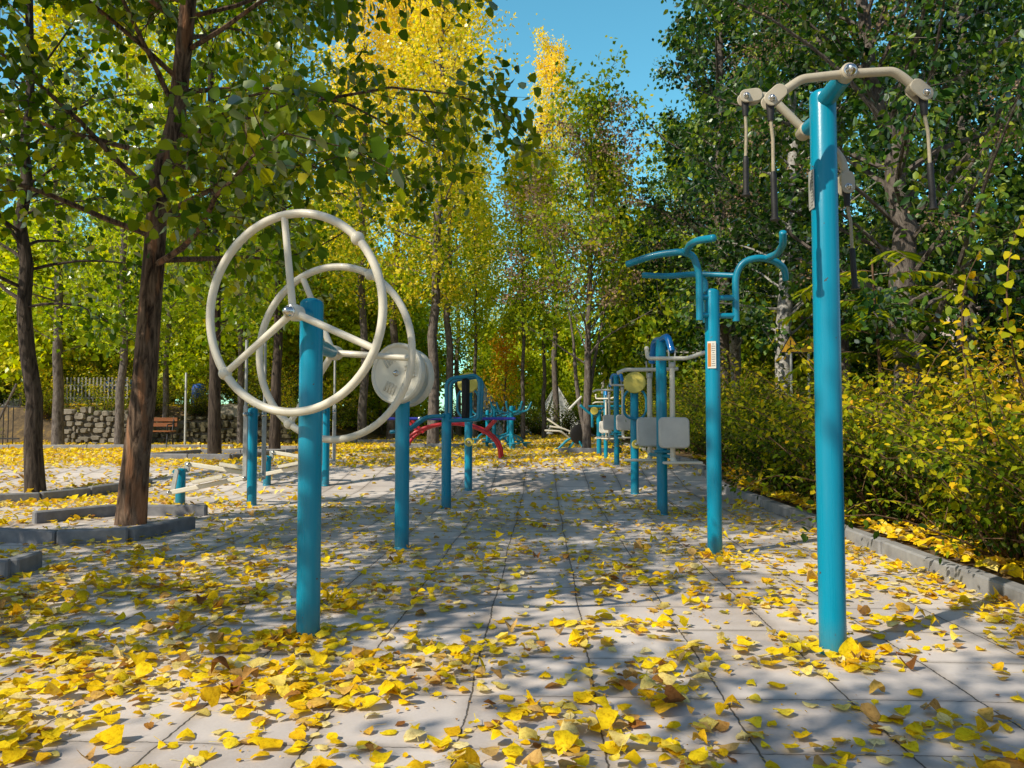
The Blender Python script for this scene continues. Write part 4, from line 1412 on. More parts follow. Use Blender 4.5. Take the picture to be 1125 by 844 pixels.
def swing_bar(parent, pts, ends, pivot, ndir):
    b = MB()
    b.tube(fillet(pts, .07, 6), .0185, n=14)
    bar = part('swing_bar', b, M_BEIGE_D, parent)
    h = MB()
    h.lathe([(.03, -.04), (.034, -.035), (.034, .03), (.028, .036)], 18, axis_matrix(pivot, ndir))
    part('pivot_sleeve', h, M_BEIGE_D, bar)
    nut(bar, Vector(pivot) + Vector(ndir).normalized() * .034, ndir, .021)
    for (p, d, hang) in ends:
        p, d = Vector(p), Vector(d).normalized()
        c = MB()
        ang = math.atan2(d.z, d.x)
        for yo in (-.024, .024):
            Mx = Matrix.Translation(p + Vector((0, yo, 0))) @ Matrix.Rotation(-ang, 4, 'Y')
            c.plate(.105, .062, .007, .029, Mx)
        c.box((0, 0, 0), (.05, .05, .05), Matrix.Translation(p - d * .026) @ Matrix.Rotation(-ang, 4, 'Y'), bev=.006)
        cl = part('end_bracket', c, M_BEIGE_D, bar)
        q = p + d * .022
        nut(cl, q + Vector((0, -.027, 0)), (0, -1, 0), .0125, 'bolt')
        q0 = q + Vector((0, 0, -.0))
        hx, hl = hang
        s = MB()
        s.tube([q0 + Vector((0, 0, .012)), q0 + Vector((hx * .05, 0, -.03)), q0 + Vector((hx * .1, 0, -.085))], [.019, .017, .0125], n=12)
        rp = MB()
        e1 = q0 + Vector((hx * .7, 0, -hl * .62))
        rp.tube([q0 + Vector((hx * .1, 0, -.08)), q0 + Vector((hx * .42 + .004, 0, -hl * .33)), e1], .0072, n=10)
        rope = part('rope', rp, M_ROPE, bar)
        part('boot', s, M_BLACK, rope)
        e2 = q0 + Vector((hx, 0, -hl))
        g = MB()
        dv = (e2 - e1)
        g.tube([e1 - dv * .06, e1, e1 + dv * .12, e1 + dv * .25, e1 + dv * .5, e1 + dv * .75, e2 - dv * .05, e2 - dv * .045, e2], [.009, .0125, .0135, .0125, .0138, .0125, .0138, .0195, .0195], n=14)
        part('grip', g, M_BLACK, rope)


P1 = (.023, -.215, 2.435)
swing_bar(t, [(-.275, -.235, 2.335), (-.205, -.23, 2.385), (-.165, -.225, 2.412), P1, (.215, -.205, 2.447), (.255, -.20, 2.425), (.325, -.195, 2.365)],
          [((-.283, -.235, 2.333), (-.45, 0, -.4), (.012, .50)), ((.325, -.195, 2.362), (.55, 0, -.5), (.03, .48))], P1, (0, -1, 0))
P2 = (-.025, .16, 2.335)
swing_bar(t, [(-.27, .15, 2.50), (-.185, .15, 2.50), P2, (.118, .17, 2.245), (.155, .17, 2.18), (.16, .17, 2.10)],
          [((-.278, .15, 2.495), (-1, 0, -.12), (-.002, .46)), ((.161, .17, 2.09), (.05, 0, -1), (.03, .47))], P2, (0, -1, 0))
b = MB()
b.tube([(.0, -.02, 2.40), (.02, -.185, 2.432)], [.04, .036], n=16)
part('front_axle', b, M_TEAL2, t)
b = MB()
b.tube([(0, .02, 2.34), (-.02, .13, 2.336)], [.038, .034], n=16)
part('rear_axle', b, M_TEAL2, t)


def label_plate(parent, M, w, h, panel=None):
    """Small instruction plate: picture panel and rows of print too small to read."""
    b = MB()
    b.plate(w, h, .004, .004, M, bev=.001)
    p_ = part('instruction_plate', b, panel or M_PLATE, parent)
    b = MB()
    b.box((-w * .27, -.003, 0), (w * .36, .0015, h * .86), M)
    part('picture_panel', b, panel or M_ORANGE, p_)
    b = MB()
    for i in range(11):
        b.box((w * .19, -.003, h * (.40 - .08 * i)), (w * (.40 if i % 4 else .24), .0015, h * .022), M)
    part('print', b, M_PRINT, p_)


label_plate(t, Matrix.Translation((-.0575, -.006, 2.01)) @ Matrix.Rotation(R(-88), 4, 'Z'), .055, .175, M_GREY)

# 6. arm bar station
t = thing('arm_bar_station', 'teal post with curved branching arm bars on both sides, second post on the right', 'exercise equipment', (1.262, 5.78, 0))
post(t, 1.975, .054)


def bars(name, tubes, parent, r=.0255, m=M_TEAL2, lab=None):
    b = MB()
    for pts, rad in tubes:
        b.tube(fillet(pts, rad, 6), r, n=14, dome=True)
    return part(name, b, m, parent, label=lab)


bars('left_arm', [([(-.105, -.06, 1.73), (-.105, -.06, 2.09), (-.15, -.07, 2.215), (-.24, -.08, 2.236), (-.42, -.0, 2.232), (-.615, .09, 2.18)], .1),
                  ([(-.2, -.08, 2.232), (-.205, -.22, 2.255), (-.18, -.38, 2.25), (-.105, -.55, 2.225)], .1)], t)
bars('rear_arm', [([(-.012, .17, 1.74), (-.012, .17, 2.07), (-.08, .17, 2.118), (-.3, .17, 2.10), (-.485, .18, 2.112)], .07)], t, r=.022)
bars('right_arm', [([(.175, -.0, 1.728), (.175, -.0, 2.07), (.225, -.01, 2.17), (.33, -.03, 2.20), (.46, .0, 2.185), (.555, .06, 2.135), (.575, .1, 2.06)], .1),
                   ([(.40, -.02, 2.195), (.43, -.2, 2.19), (.40, -.42, 2.21), (.38, -.48, 2.275)], .08)], t)
for z in (1.77, 1.905):
    b = MB()
    b.tube([(.175, 0, z), (0, 0, z)], .021, n=12)
    b.tube([(.0, .0, z), (-.105, -.06, z)], .021, n=12)
    b.tube([(0, .0, z), (-.012, .17, z)], .021, n=12)
    part('bracket', b, M_TEAL2, t)
b = MB()
b.tube([(-.04, .17, 2.115), (.175, .02, 2.075)], .02, n=12)
part('crossbar', b, M_TEAL2, t)
label_plate(t, Matrix.Translation((-.018, -.0535, 1.475)) @ Matrix.Rotation(R(-19), 4, 'Z'), .062, .2)

# 7. seat trainers
def seat_trainer(label, loc, rz=0.0, s=1.0):
    t = thing('seat_trainer', label, 'exercise equipment', loc, rz)
    t.scale = (s, s, s)
    post(t, 1.86, .056)
    b = MB()
    b.tube(fillet([(0, -.02, 1.84), (.045, -.16, 1.875), (.075, -.24, 1.70)], .09, 6), .036, n=14)
    b.tube(fillet([(0, .02, 1.84), (-.04, .2, 1.86), (-.06, .28, 1.62)], .09, 6), .036, n=14)
    part('top_arm', b, M_BLUE, t)
    for sg, xo, yo in ((1, .075, -.24), (-1, -.085, .28)):
        z0 = 1.70 if sg > 0 else 1.62
        fr = MB()
        fr.tube([(xo, yo, z0 - .13), (xo, yo, .58)], [.027, .027], n=14, dome=True)
        f_ = part('swing_frame', fr, M_BEIGE, t)
        jn = MB()
        jn.lathe([(.03, -.03), (.036, -.02), (.036, .02), (.03, .03)], 14, axis_matrix((xo, yo, z0 - .14), (0, 0, 1)))
        for dx in (-.035, .035):
            jn.tube([(xo + dx, yo, z0 + .02), (xo + dx * .7, yo, z0 - .13)], .009, n=8)
        part('hanger', jn, M_GREY, f_)
        hb = MB()
        zz = z0 - .075
        if sg > 0:
            hb.tube(fillet([(-.19, yo - .05, zz + .085), (-.185, yo - .05, zz), (.22, yo - .05, zz), (.40, yo - .05, zz + .06)], .05, 5), .0205, n=12, dome=True)
            hb.sphere((-.19, yo - .05, zz + .10), .026, 14, 8)
        else:
            hb.tube(fillet([(-.44, yo - .03, zz - .04), (-.36, yo - .03, zz), (.05, yo - .03, zz), (.22, yo, zz + .01)], .05, 5), .0205, n=12, dome=True)
        part('handlebar', hb, M_BEIGE, f_)
        pd = MB()
        pd.plate(.315, .315, .05, .05, Matrix.Translation((xo + .004, yo - .06, .865)) @ Matrix.Rotation(R(-4), 4, 'X') @ Matrix.Rotation(R(6), 4, 'Z'), bev=.012)
        part('pad', pd, M_PAD, f_)
        br = MB()
        br.box((xo, yo - .03, .865), (.06, .045, .16), bev=.008)
        part('pad_bracket', br, M_BEIGE, f_)
        br = MB()
        br.box((xo + .09 * sg, yo - .05, .56), (.40, .07, .028), bev=.008)
        br.tube([(xo, yo, .6), (xo + .02 * sg, yo - .05, .535)], .03, n=10)
        part('foot_rest', br, M_BEIGE, f_)
    b = MB()
    b.tube([(-.09, .28, .62), (.07, -.24, .62)], .02, n=10)
    b.box((0, -.02, .665), (.19, .20, .03), bev=.006)
    part('lower_link', b, M_TEAL2, t)
    return t


st1 = seat_trainer('teal post with swinging pale square pads and cream handlebars, right row behind the arm bars', (1.258, 8.25, 0))
copy_thing(st1, (1.262, 13.3, .23), R(8), .83, 'smaller looking seat trainer with pale pads just behind the yellow disc post on the right')
copy_thing(st1, (1.225, 15.1, .23), R(-20), .72, 'farthest seat trainer with small pale pads, behind the other two on the right')

# 8. arm trainer at the back of the right row
t = thing('arm_trainer', 'low teal post with crossbar and slanting pale handle at the back of the right row', 'exercise equipment', (1.165, 16.1, .23))
post(t, .95, .05)
bars('crossbar', [([(-.22, -.05, 1.04), (.5, -.05, 1.04)], .05), ([(.0, 0, .93), (.1, 0, 1.0), (.3, .0, 1.0)], .06)], t, r=.026)
bars('arm', [([(0, 0, .86), (-.18, -.02, .88), (-.38, -.05, 1.06)], .12), ([(-.14, -.02, .9), (-.14, -.08, .62)], .05)], t, r=.028)
b = MB()
b.tube([(-.62, -.08, .98), (-.36, -.05, 1.24)], .026, n=10, dome=True)
part('handle', b, M_PAD, t)
w = MB()
w.lathe([(.02, 0), (.07, .005), (.08, .02), (.02, .03)], 20, axis_matrix((-.1, -.06, .95), (0, -1, 0)))
part('disc', w, M_YEL, t)

# 9. ski walkers, left
def walker(label, loc, rz=0.0):
    t = thing('ski_walker', label, 'exercise equipment', loc, rz)
    post(t, 1.14, .056)
    s_ = post(t, .43, .056, x=-.86, y=.03, name='pivot_post')
    ax = MB()
    ax.tube([(0, -.15, 1.06), (0, .15, 1.06)], .024, n=12)
    ax.tube([(-.86, -.13, .40), (-.86, .17, .40)], .024, n=12)
    part('axle', ax, M_TEAL2, t)
    for sg, xl, yl, za, zb in ((-1, -.035, -.13, .16, .33), (1, .085, .14, .47, .34)):
        lv = MB()
        lv.tube([(xl, yl, 1.92), (xl, yl, 1.15)], .0165, n=10, dome=False)
        lv.plate(.05, .88, .022, .022, Matrix.Translation((xl, yl, .73)), bev=.004)
        l_ = part('hand_lever', lv, M_GREY, t)
        nut(l_, (xl, yl - .014, 1.06), (0, -1, 0), .022)
        nut(l_, (xl, yl - .014, zb), (0, -1, 0), .02)
        fb = MB()
        a, e = Vector((-.90 if sg < 0 else -.80, yl - .02, za)), Vector((xl, yl - .02, zb))
        d = (e - a)
        ang = math.atan2(d.z, d.x)
        Mx = Matrix.Translation((a + e) / 2) @ Matrix.Rotation(-ang, 4, 'Y')
        fb.box((0, 0, 0), (d.length, .035, .055), Mx, bev=.008)
        f_ = part('foot_bar', fb, M_BEIGE, t)
        fp_ = MB()
        fp_.box((.05 if sg < 0 else .12, -.02, .052), (.36, .13, .022), Mx, bev=.006)
        fp_.box((.05 if sg < 0 else .12, -.08, .072), (.36, .012, .03), Mx)
        part('foot_plate', fp_, M_BEIGE, f_)
        lk = MB()
        zz = (.40 + za) / 2
        lk.plate(.05, abs(.40 - za) + .06, .022, .022, Matrix.Translation((a.x + (.04 if sg < 0 else -.04), yl + .01, zz)) @ Matrix.Rotation(R(-10 * sg), 4, 'Y'), bev=.004)
        k_ = part('rocker_link', lk, M_GREY, f_)
        nut(k_, (a.x, yl - .04, za), (0, -1, 0), .022)
    return t


w1 = walker('teal and cream ski walker with long foot bars and tall levers, nearest on the left', (-3.385, 8.93, 0))
copy_thing(w1, (-3.12, 11.05, float(ground_z(-3.1, 11.05))), 0, 1.0, 'second ski walker partly hidden behind the near wheel post')

# 10. red arched rack
t = thing('arched_rack', 'red double arch with long dark blue rails behind the left posts', 'exercise equipment', (-1.8, 15.4, .23))
for yo in (-.32, .32):
    b = MB()
    pts = []
    for k_ in range(17):
        a = PI * k_ / 16
        pts.append((-.98 * math.cos(a), yo, .02 + .67 * math.sin(a) ** .85))
    b.tube(pts, .036, n=12)
    part('arch', b, M_RED, t)
b = MB()
for sx in (-1, 1):
    for yo in (-.3, .3):
        b.tube([(sx * .62, yo, .5), (sx * .86, yo, .76)], .032, n=10)
part('strut', b, M_RED, t)
b = MB()
for yo in (-.3, .3):
    b.tube([(-1.25, yo, .785), (1.25, yo, .785)], .03, n=12)
for x in (-1.2, -.6, 0, .6, 1.2):
    b.tube([(x, -.3, .785), (x, .3, .785)], .02, n=8)
part('rail', b, M_NAVY, t)
b = MB()
for x in (-.6,):
    b.sphere((x, -.34, .79), .045, 14, 8)
part('bolt_cap', b, M_CHROME, t)

# 11. waist twister
def twister(label, loc, rz=0, s=1.0):
    t = thing('waist_twister', label, 'exercise equipment', loc, rz)
    t.scale = (s, s, s)
    post(t, 1.12, .06)
    for i in range(3):
        a = R(120 * i + 25)
        ca, sa = math.cos(a), math.sin(a)
        b = MB()
        pv = lambda r_, o_, z_: (ca * r_ - sa * o_, sa * r_ + ca * o_, z_)
        b.tube(fillet([pv(.04, 0, .92), pv(.22, 0, .95), pv(.42, -.16, 1.0), pv(.5, -.2, 1.22)], .1, 5), .026, n=10, dome=True)
        b.tube(fillet([pv(.2, 0, .945), pv(.42, .16, 1.0), pv(.5, .2, 1.22)], .1, 5), .026, n=10, dome=True)
        part('handlebar', b, M_TEAL2, t)
        b = MB()
        b.tube(fillet([pv(.04, 0, .38), pv(.3, 0, .3), pv(.42, 0, .12)], .1, 5), .03, n=10)
        part('support_tube', b, M_TEAL2, t)
        d = MB()
        d.lathe([(.045, 0), (.045, .14), (.05, .15), (.15, .155), (.16, .17), (.15, .185), (.02, .19)], 24, Matrix.Translation(pv(.46, 0, 0)))
        part('turntable', d, M_TEAL2, t)
    return t


tw1 = twister('teal waist twister with curved handlebars and round turntables near the court end', (-.80, 19.9, .23), R(15))
copy_thing(tw1, (-1.75, 24.5, .23), R(70), .95, 'farther teal waist twister partly hidden behind the red arch')

copy_thing(tw1, (-1.0, 22.8, .23), R(50), .95, 'teal waist twister deepest in the cluster behind the foot of the red arch')
copy_thing(tw1, (-1.35, 21.6, .23), R(100), .9, 'teal waist twister between its two neighbours right above the foot of the red arch')

# 12. riding trainer
t = thing('riding_trainer', 'dark riding trainer with black wheel and cream handles beside the seed pod tree', 'exercise equipment', (.80, 19.4, .23), R(4))
b = MB()
b.lathe([(.05, -.05), (.2, -.05), (.25, -.03), (.25, .03), (.2, .05), (.05, .05)], 28, axis_matrix((.12, 0, .40), (.3, -1, 0)))
part('flywheel', b, M_BLACK, t)
bars('frame', [([(-.42, -.04, .03), (-.2, 0, .25), (.12, 0, .4), (.4, 0, .06)], .08), ([(-.15, .1, .03), (.05, 0, .3), (.25, -.1, .03)], .06), ([(-.5, -.12, .03), (-.3, .12, .03)], .02)], t, r=.032)
bars('handle', [([(.0, 0, .42), (-.3, -.02, .55), (-.62, -.05, .60)], .08), ([(-.12, 0, .3), (-.35, -.1, .48), (-.75, -.14, .50)], .08), ([(-.35, -.02, .56), (-.68, -.02, .78)], .05)], t, r=.022, m=M_BEIGE)
b = MB()
b.box((.2, 0, .72), (.26, .2, .06), bev=.02)
b.tube([(.12, 0, .45), (.2, 0, .7)], .03, n=10)
part('seat', b, M_BLACK, t)

# ------------------------------------------------------------------ kerb surrounds of the left trees
def surround(label, pts, m=M_KERB_D, h=.115, th=.085, closed=False, rootz=None):
    c = Vector((sum(p[0] for p in pts) / len(pts), sum(p[1] for p in pts) / len(pts), 0))
    c.z = float(ground_z(c.x, c.y))
    t = thing('tree_surround', label, 'kerb', c)
    seq = list(pts) + ([pts[0]] if closed else [])
    for a, b_ in zip(seq[:-1], seq[1:]):
        a, b_ = Vector((*a, 0)), Vector((*b_, 0))
        d = b_ - a
        L = d.length
        ang = math.atan2(d.y, d.x)
        n = max(1, round(L / .95))
        for i in range(n):
            q = a + d * ((i + .5) / n)
            z0 = float(ground_z(q.x, q.y))
            mb = MB()
            M = Matrix.Translation(Vector((q.x, q.y, z0 + h / 2 - .02 + random.uniform(-.008, .008))) - c) @ Matrix.Rotation(ang + R(random.uniform(-1, 1)), 4, 'Z')
            mb.box((0, 0, 0), (L / n - .012, th, h + .04), M, bev=.012)
            part('kerb_stone', mb, m, t, smooth=30)
    return t


surround('dark grey kerb stones forming a surround at the foot of the large leaning tree', [(-4.75, 6.3), (-3.9, 6.12), (-3.38, 6.25), (-3.22, 7.05)])
surround('short dark kerb of the neighbouring surround at the left edge, nearest the viewpoint', [(-4.6, 4.62), (-3.37, 4.83), (-3.42, 5.15)])
surround('inner kerb of dark stone lying behind the large leaning tree', [(-4.9, 7.3), (-4.45, 7.95), (-3.5, 8.0)])
surround('long low dark kerb running past the dark trunk at the left edge', [(-7.6, 8.35), (-6.15, 9.3), (-5.9, 9.9), (-5.75, 11.2)])
surround('raised kerb surround at the foot of the dark trunk left of the wheel', [(-7.6, 14.6), (-5.9, 14.5), (-5.6, 16.6), (-7.5, 16.7)], closed=True)
surround('kerb surround around the dark trunk seen through the large wheel', [(-7.0, 17.0), (-5.5, 16.9), (-5.3, 19.0), (-6.9, 19.1)], m=M_KERB, closed=True)
surround('pale kerb in front of the rubble wall', [(-15.5, 19.6), (-12.9, 19.5), (-10.6, 19.7), (-8.2, 20.3)], m=M_KERB)
surround('low kerb at the foot of the poplars behind the red arch', [(-4.2, 21.2), (-2.2, 21.2), (-2.2, 23.6)], m=M_KERB)
surround('dark kerb at the foot of the seed pod tree', [(.35, 17.8), (1.75, 17.7), (1.8, 19.2)], m=M_KERB_D)
surround('long pale kerb beneath the distant poplars', [(-9.0, 25.0), (-5.0, 24.8), (-4.0, 25.5)], m=M_KERB)

# ------------------------------------------------------------------ left background: rubble wall, fences, bench, pole
def rubble(name, label, x0, x1, y0, h, seed, m=None):
    rg = random.Random(seed)
    t = thing(name, label, 'wall', gp((x0 + x1) / 2, y0))
    b = MB()
    b.box((0, .16, h / 2 - .05), (x1 - x0, .22, h), bev=.02)
    part('wall_core', b, M_MORTAR, t)
    s = MB()
    z = 0
    while z < h - .06:
        rh_ = rg.uniform(.13, .22)
        x = -(x1 - x0) / 2
        while x < (x1 - x0) / 2:
            w = rg.choice((.12, .18, .25, .33, .48)) * rg.uniform(.85, 1.2)
            hh = rh_ * rg.uniform(.75, 1.45)
            zj = rg.uniform(-.05, .06)
            n = 8
            vs = []
            for k_, (yy_, sc) in enumerate(((.12, 1.0), (-.0, .97), (-.05, .74))):
                for q in range(n):
                    a = 2 * PI * (q + .5) / n
                    ca, sa = math.cos(a), math.sin(a)
                    pw = .55
                    px_ = math.copysign(abs(ca) ** pw, ca) * (w - .03) / 2 * sc * rg.uniform(.88, 1.04)
                    pz_ = math.copysign(abs(sa) ** pw, sa) * (hh - .025) / 2 * sc * rg.uniform(.88, 1.04)
                    vs.append((x + w / 2 + px_, yy_ + rg.uniform(-.012, .012), z + zj + hh / 2 + pz_))
            fs = [(k_ * n + q, k_ * n + (q + 1) % n, (k_ + 1) * n + (q + 1) % n, (k_ + 1) * n + q) for k_ in range(2) for q in range(n)]
            fs.append(tuple(2 * n + q for q in range(n)))
            s.add(vs, fs)
            x += w
        z += rh_
    part('stones', s, m or M_STONE, t, smooth=35)
    return t


rubble('rubble_wall', 'short rubble stone retaining wall in the sun behind the poplars at the left', -15.1, -12.9, 23.6, .98, 3)
rubble('rubble_wall', 'mossy rubble wall in shade right of the thin metal pole', -12.7, -7.4, 24.3, .8, 4, M_MOSS_SHADE)
bd = MB()
bd.sphere((0, 0, .1), .62, 14, 9, sq=(1.5, .9, .62))
rgb = random.Random(2)
bd.v = [(x * rgb.uniform(.9, 1.1), y_ * rgb.uniform(.9, 1.1), z * rgb.uniform(.88, 1.08)) for x, y_, z in bd.v]
o = part('boulder', bd, M_STONE, None, smooth=25)
o.location = (-9.9, 24.95, 1.05)
tag(o, 'pale rounded boulder resting on top of the shaded rubble wall', 'rock')

t = thing('picket_fence', 'pale grey picket fence on the bank above the rubble wall', 'fence', gp(-15.7, 26.6))
for z in (.28, .72):
    b = MB()
    b.box((0, 0, z), (2.4, .03, .05))
    part('rail', b, M_GREY, t)
b = MB()
for i in range(18):
    b.box((-1.15 + i * .135, -.035, .5), (.055, .02, 1.0))
part('pickets', b, M_KERB, t)
bb = MB()
bb.lathe([(.16, 0), (.2, .04), (.205, .3), (.2, .33), (.205, .36), (.2, .6), (.17, .68), (.04, .7)], 20)
o = part('plastic_drum', bb, M_BIN, None)
o.location = gp(-11.75, 26.0, -.1)
o.scale = (1.1, 1.1, 1.2)
tag(o, 'blue plastic drum standing on the bank beside the slim tan trunk', 'barrel')
bb = MB()
bb.box((0, 0, .25), (1.3, .5, .5), bev=.08)
bb.v = [(x, y_, z * (1 + .12 * math.sin(5 * x))) for x, y_, z in bb.v]
o = part('tarpaulin', bb, M_BIN, None)
o.location = gp(-15.4, 27.6, .45)
tag(o, 'blue tarpaulin bundle lying behind the pale picket fence', 'tarpaulin')

t = thing('iron_fence', 'black iron railing at the left edge behind the trees', 'fence', gp(-16.6, 22.6))
b = MB()
for i in range(12):
    b.tube([(-.9 + .15 * i, 0, 0), (-.9 + .15 * i, 0, 1.3), (-.9 + .15 * i, 0, 1.4)], [.014, .014, .003], n=6)
part('bars', b, M_IRON, t)
for z in (.2, 1.15):
    b = MB()
    b.box((0, 0, z), (1.9, .035, .04))
    part('rail', b, M_IRON, t)

b = MB()
b.tube([(0, 0, 0), (0, 0, 2.0)], .028, n=12, dome=True)
o = part('metal_pole', b, M_GREY, None)
o.location = gp(-9.45, 20.15)
tag(o, 'thin bare silver pole standing before the shaded rubble wall', 'pole')
b = MB()
b.tube([(0, 0, 0), (.75, .1, 1.75)], .03, n=8)
o = part('wooden_prop', b, M_BARK_GREY, None)
o.location = gp(-15.2, 20.6)
tag(o, 'thin slanting wooden stake propped at the left edge by the iron railing', 'stake')

t = thing('park_bench', 'small bench with orange brown seat half hidden behind the large leaning tree', 'bench', gp(-10.95, 21.4), R(8))
for k_ in range(4):
    b = MB()
    b.box((0, -.2 + .13 * k_, .44), (1.1, .11, .035), bev=.008)
    part('seat_slat', b, M_WOOD, t)
for k_ in range(2):
    b = MB()
    b.box((0, .30 + .02 * k_, .62 + .15 * k_), (1.1, .035, .11), bev=.008)
    part('back_slat', b, M_WOOD, t)
for sx in (-.45, .45):
    b = MB()
    b.tube(fillet([(sx, -.26, 0), (sx, -.18, .41), (sx, .22, .41), (sx, .34, .85)], .06, 4), .022, n=8)
    b.tube(fillet([(sx, .30, 0), (sx, .2, .41)], .06, 4), .022, n=8)
    b.tube(fillet([(sx, -.22, .41), (sx, -.24, .62), (sx, .2, .64)], .06, 4), .018, n=8)
    part('leg', b, M_IRON, t)

# ------------------------------------------------------------------ warning signs among the hedge
def warn_sign(label, loc, glyph, rz):
    t = thing('warning_sign', label, 'sign', loc, rz)
    b = MB()
    b.tube([(0, .02, -1.9), (0, .02, .12)], .02, n=10)
    part('post', b, M_GREY, t)

    def tri(s, y_, th, m, name, cut=None):
        b = MB()
        pts = [(0, s * .62), (-s * .55, -s * .36), (s * .55, -s * .36)]
        vs = [(x, y_, z) for x, z in pts] + [(x, y_ + th, z) for x, z in pts]
        b.add(vs, [(0, 1, 2), (5, 4, 3), (0, 3, 4, 1), (1, 4, 5, 2), (2, 5, 3, 0)])
        return part(name, b, m, t, smooth=0)
    tri(.30, 0, .006, M_IRON, 'border')
    tri(.25, -.003, .002, M_SIGN, 'panel')
    g = MB()
    for (x, z, w, h, a) in glyph:
        g.box((0, 0, 0), (w, .002, h), Matrix.Translation((x, -.006, z)) @ Matrix.Rotation(R(a), 4, 'Y'))
    part('symbol', g, M_IRON, t, smooth=0)


warn_sign('yellow triangular warning sign with upright black bar, left of the tall right post', (3.78, 11.9, 2.12), [(-.005, .03, .014, .12, 0), (.02, .0, .05, .014, 20), (-.0, -.045, .09, .012, 0)], R(-14))
warn_sign('yellow triangular warning sign with slanting black figure, half behind the tall right post', (4.06, 11.95, 2.12), [(-.0, .02, .014, .1, 40), (.0, .02, .014, .1, -35), (.03, -.03, .05, .014, 10)], R(-14))

# ------------------------------------------------------------------ pale pyramid roofs beyond the hedge
def pyramid(label, loc, w, h):
    t = thing('pyramid_roof', label, 'roof', loc, R(12))
    b = MB()
    n = 6
    for s_ in range(4):
        a0 = R(45 + 90 * s_)
        a1 = R(135 + 90 * s_)
        A, B_, C_ = Vector((math.cos(a0) * w, math.sin(a0) * w, 0)), Vector((math.cos(a1) * w, math.sin(a1) * w, 0)), Vector((0, 0, h))
        base = len(b.v)
        for i in range(n + 1):
            for j in range(n + 1):
                u, v = i / n, j / n
                p = A.lerp(B_, u).lerp(C_, v)
                b.v.append(tuple(p - Vector((0, 0, 1)) * (.06 * math.sin(PI * v))))
        for i in range(n):
            for j in range(n):
                q = base + i * (n + 1) + j
                b.f.append((q, q + n + 1, q + n + 2, q + 1))
    part('canopy', b, M_PYR, t, smooth=30)
    r_ = MB()
    for s_ in range(4):
        a0 = R(45 + 90 * s_)
        r_.tube([(math.cos(a0) * w * 1.01, math.sin(a0) * w * 1.01, 0), (0, 0, h + .03)], .05, n=8)
    part('ridge', r_, M_GREY, t)


pyramid('pale grey pyramid shaped roof rising above the far hedge at the court end', (.78, 44.0, .2), 1.9, 2.75)
pyramid('pale pyramid shaped roof half hidden behind the roller frame', (-3.25, 42.0, .2), 2.0, 2.75)

# ------------------------------------------------------------------ buildings glimpsed through the leaves
def building(label, loc, rz, w, d, h, m, floors, cols):
    t = thing('building', label, 'building', loc, rz)
    b = MB()
    b.box((0, 0, h / 2), (w, d, h), bev=.05)
    part('wall', b, m, t)
    b = MB()
    b.box((0, 0, h + .15), (w + .6, d + .6, .3), bev=.05)
    part('roof', b, M_GREY, t)
    for f in range(floors):
        for c in range(cols):
            x = -w / 2 + (c + .5) * w / cols
            z = (f + .55) * h / floors
            b = MB()
            b.box((x, -d / 2 - .02, z), (1.5, .1, 1.7))
            wn_ = part('window', b, M_GREY, t)
            b = MB()
            b.box((x, -d / 2 - .075, z), (1.3, .02, 1.5))
            part('pane', b, M_GLASSW, wn_)


building('white building glimpsed through the leaves at the far left', (-40, 50, 1.4), R(28), 18, 10, 10, M_WHITE, 3, 5)
building('pale pink building glimpsed through the dark trees at the far right', (25, 47, .2), R(-25), 14, 9, 8.5, M_PINK, 3, 4)

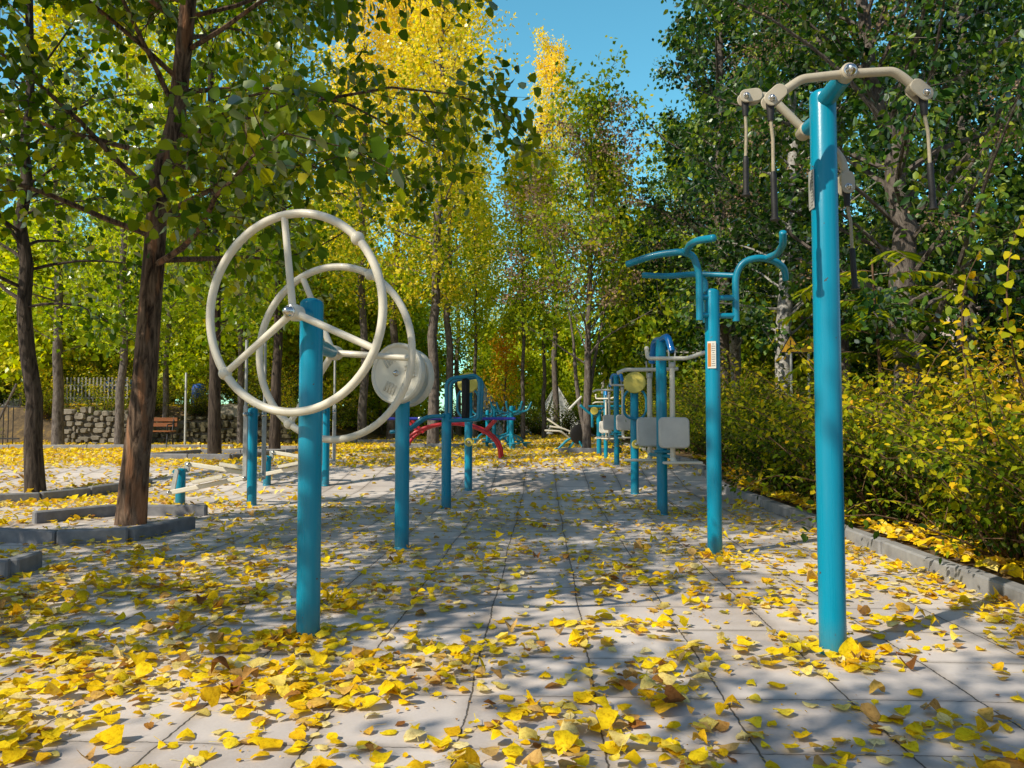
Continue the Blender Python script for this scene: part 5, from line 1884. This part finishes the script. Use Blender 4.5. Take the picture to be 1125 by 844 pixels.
# ------------------------------------------------------------------ light, sky, camera
W = bpy.data.worlds.new('World')
scene.world = W
W.use_nodes = True
nt = W.node_tree
for n in list(nt.nodes):
    nt.nodes.remove(n)
wo = nt.nodes.new('ShaderNodeOutputWorld')
bgn = nt.nodes.new('ShaderNodeBackground')
sky = nt.nodes.new('ShaderNodeTexSky')
sky.sky_type = 'NISHITA'
sky.sun_disc = False
sky.sun_elevation = R(SUN_EL)
sky.sun_rotation = math.atan2(SUN_AZ[0], SUN_AZ[1])
sky.air_density = 1.0
sky.dust_density = .4
sky.ozone_density = 1.0
hs = nt.nodes.new('ShaderNodeHueSaturation')
hs.inputs['Hue'].default_value = .495
hs.inputs['Saturation'].default_value = 1.05
hs.inputs['Value'].default_value = .98
nt.links.new(sky.outputs[0], hs.inputs['Color'])
# clear turquoise in the northern half of the sky, away from the sun
tcw = nt.nodes.new('ShaderNodeTexCoord')
sp = nt.nodes.new('ShaderNodeSeparateXYZ')
nt.links.new(tcw.outputs['Generated'], sp.inputs[0])
mr = nt.nodes.new('ShaderNodeMapRange')
mr.interpolation_type = 'SMOOTHSTEP'
mr.inputs['From Min'].default_value = .35
mr.inputs['From Max'].default_value = .9
nt.links.new(sp.outputs[1], mr.inputs['Value'])
mxw = nt.nodes.new('ShaderNodeMix')
mxw.data_type = 'RGBA'
mxw.blend_type = 'MULTIPLY'
mxw.clamp_result = False
nt.links.new(mr.outputs[0], mxw.inputs[0])
nt.links.new(hs.outputs[0], mxw.inputs[6])
mxw.inputs[7].default_value = (.86, 1.66, 1.5, 1)
nt.links.new(mxw.outputs[2], bgn.inputs[0])
bgn.inputs[1].default_value = .15
nt.links.new(bgn.outputs[0], wo.inputs[0])

sl = bpy.data.lights.new('sun', 'SUN')
sl.energy = 5.0
sl.angle = R(.5)
sl.color = (1.0, .91, .74)
so = bpy.data.objects.new('sun', sl)
COL.objects.link(so)
ce = math.cos(R(SUN_EL))
hv = Vector((SUN_AZ[0], SUN_AZ[1], 0)).normalized()
sv = Vector((hv.x * ce, hv.y * ce, math.sin(R(SUN_EL))))
so.rotation_euler = sv.to_track_quat('Z', 'Y').to_euler()
so.location = (-10, -10, 20)

cd = bpy.data.cameras.new('camera')
cd.sensor_width = 36
cd.lens = 36 * 850 / 1125
cd.clip_start = .05
cd.clip_end = 2000
co = bpy.data.objects.new('camera', cd)
COL.objects.link(co)
co.location = (0, 0, 1.0)
pitch = math.atan(39 / 850)
co.rotation_euler = (PI / 2 + pitch, 0, R(2.26))
scene.camera = co

scene.view_settings.view_transform = 'Standard'
scene.view_settings.look = 'None'
scene.view_settings.exposure = 0
scene.cycles.max_bounces = 6
scene.cycles.diffuse_bounces = 3
scene.cycles.transmission_bounces = 5
scene.cycles.glossy_bounces = 3
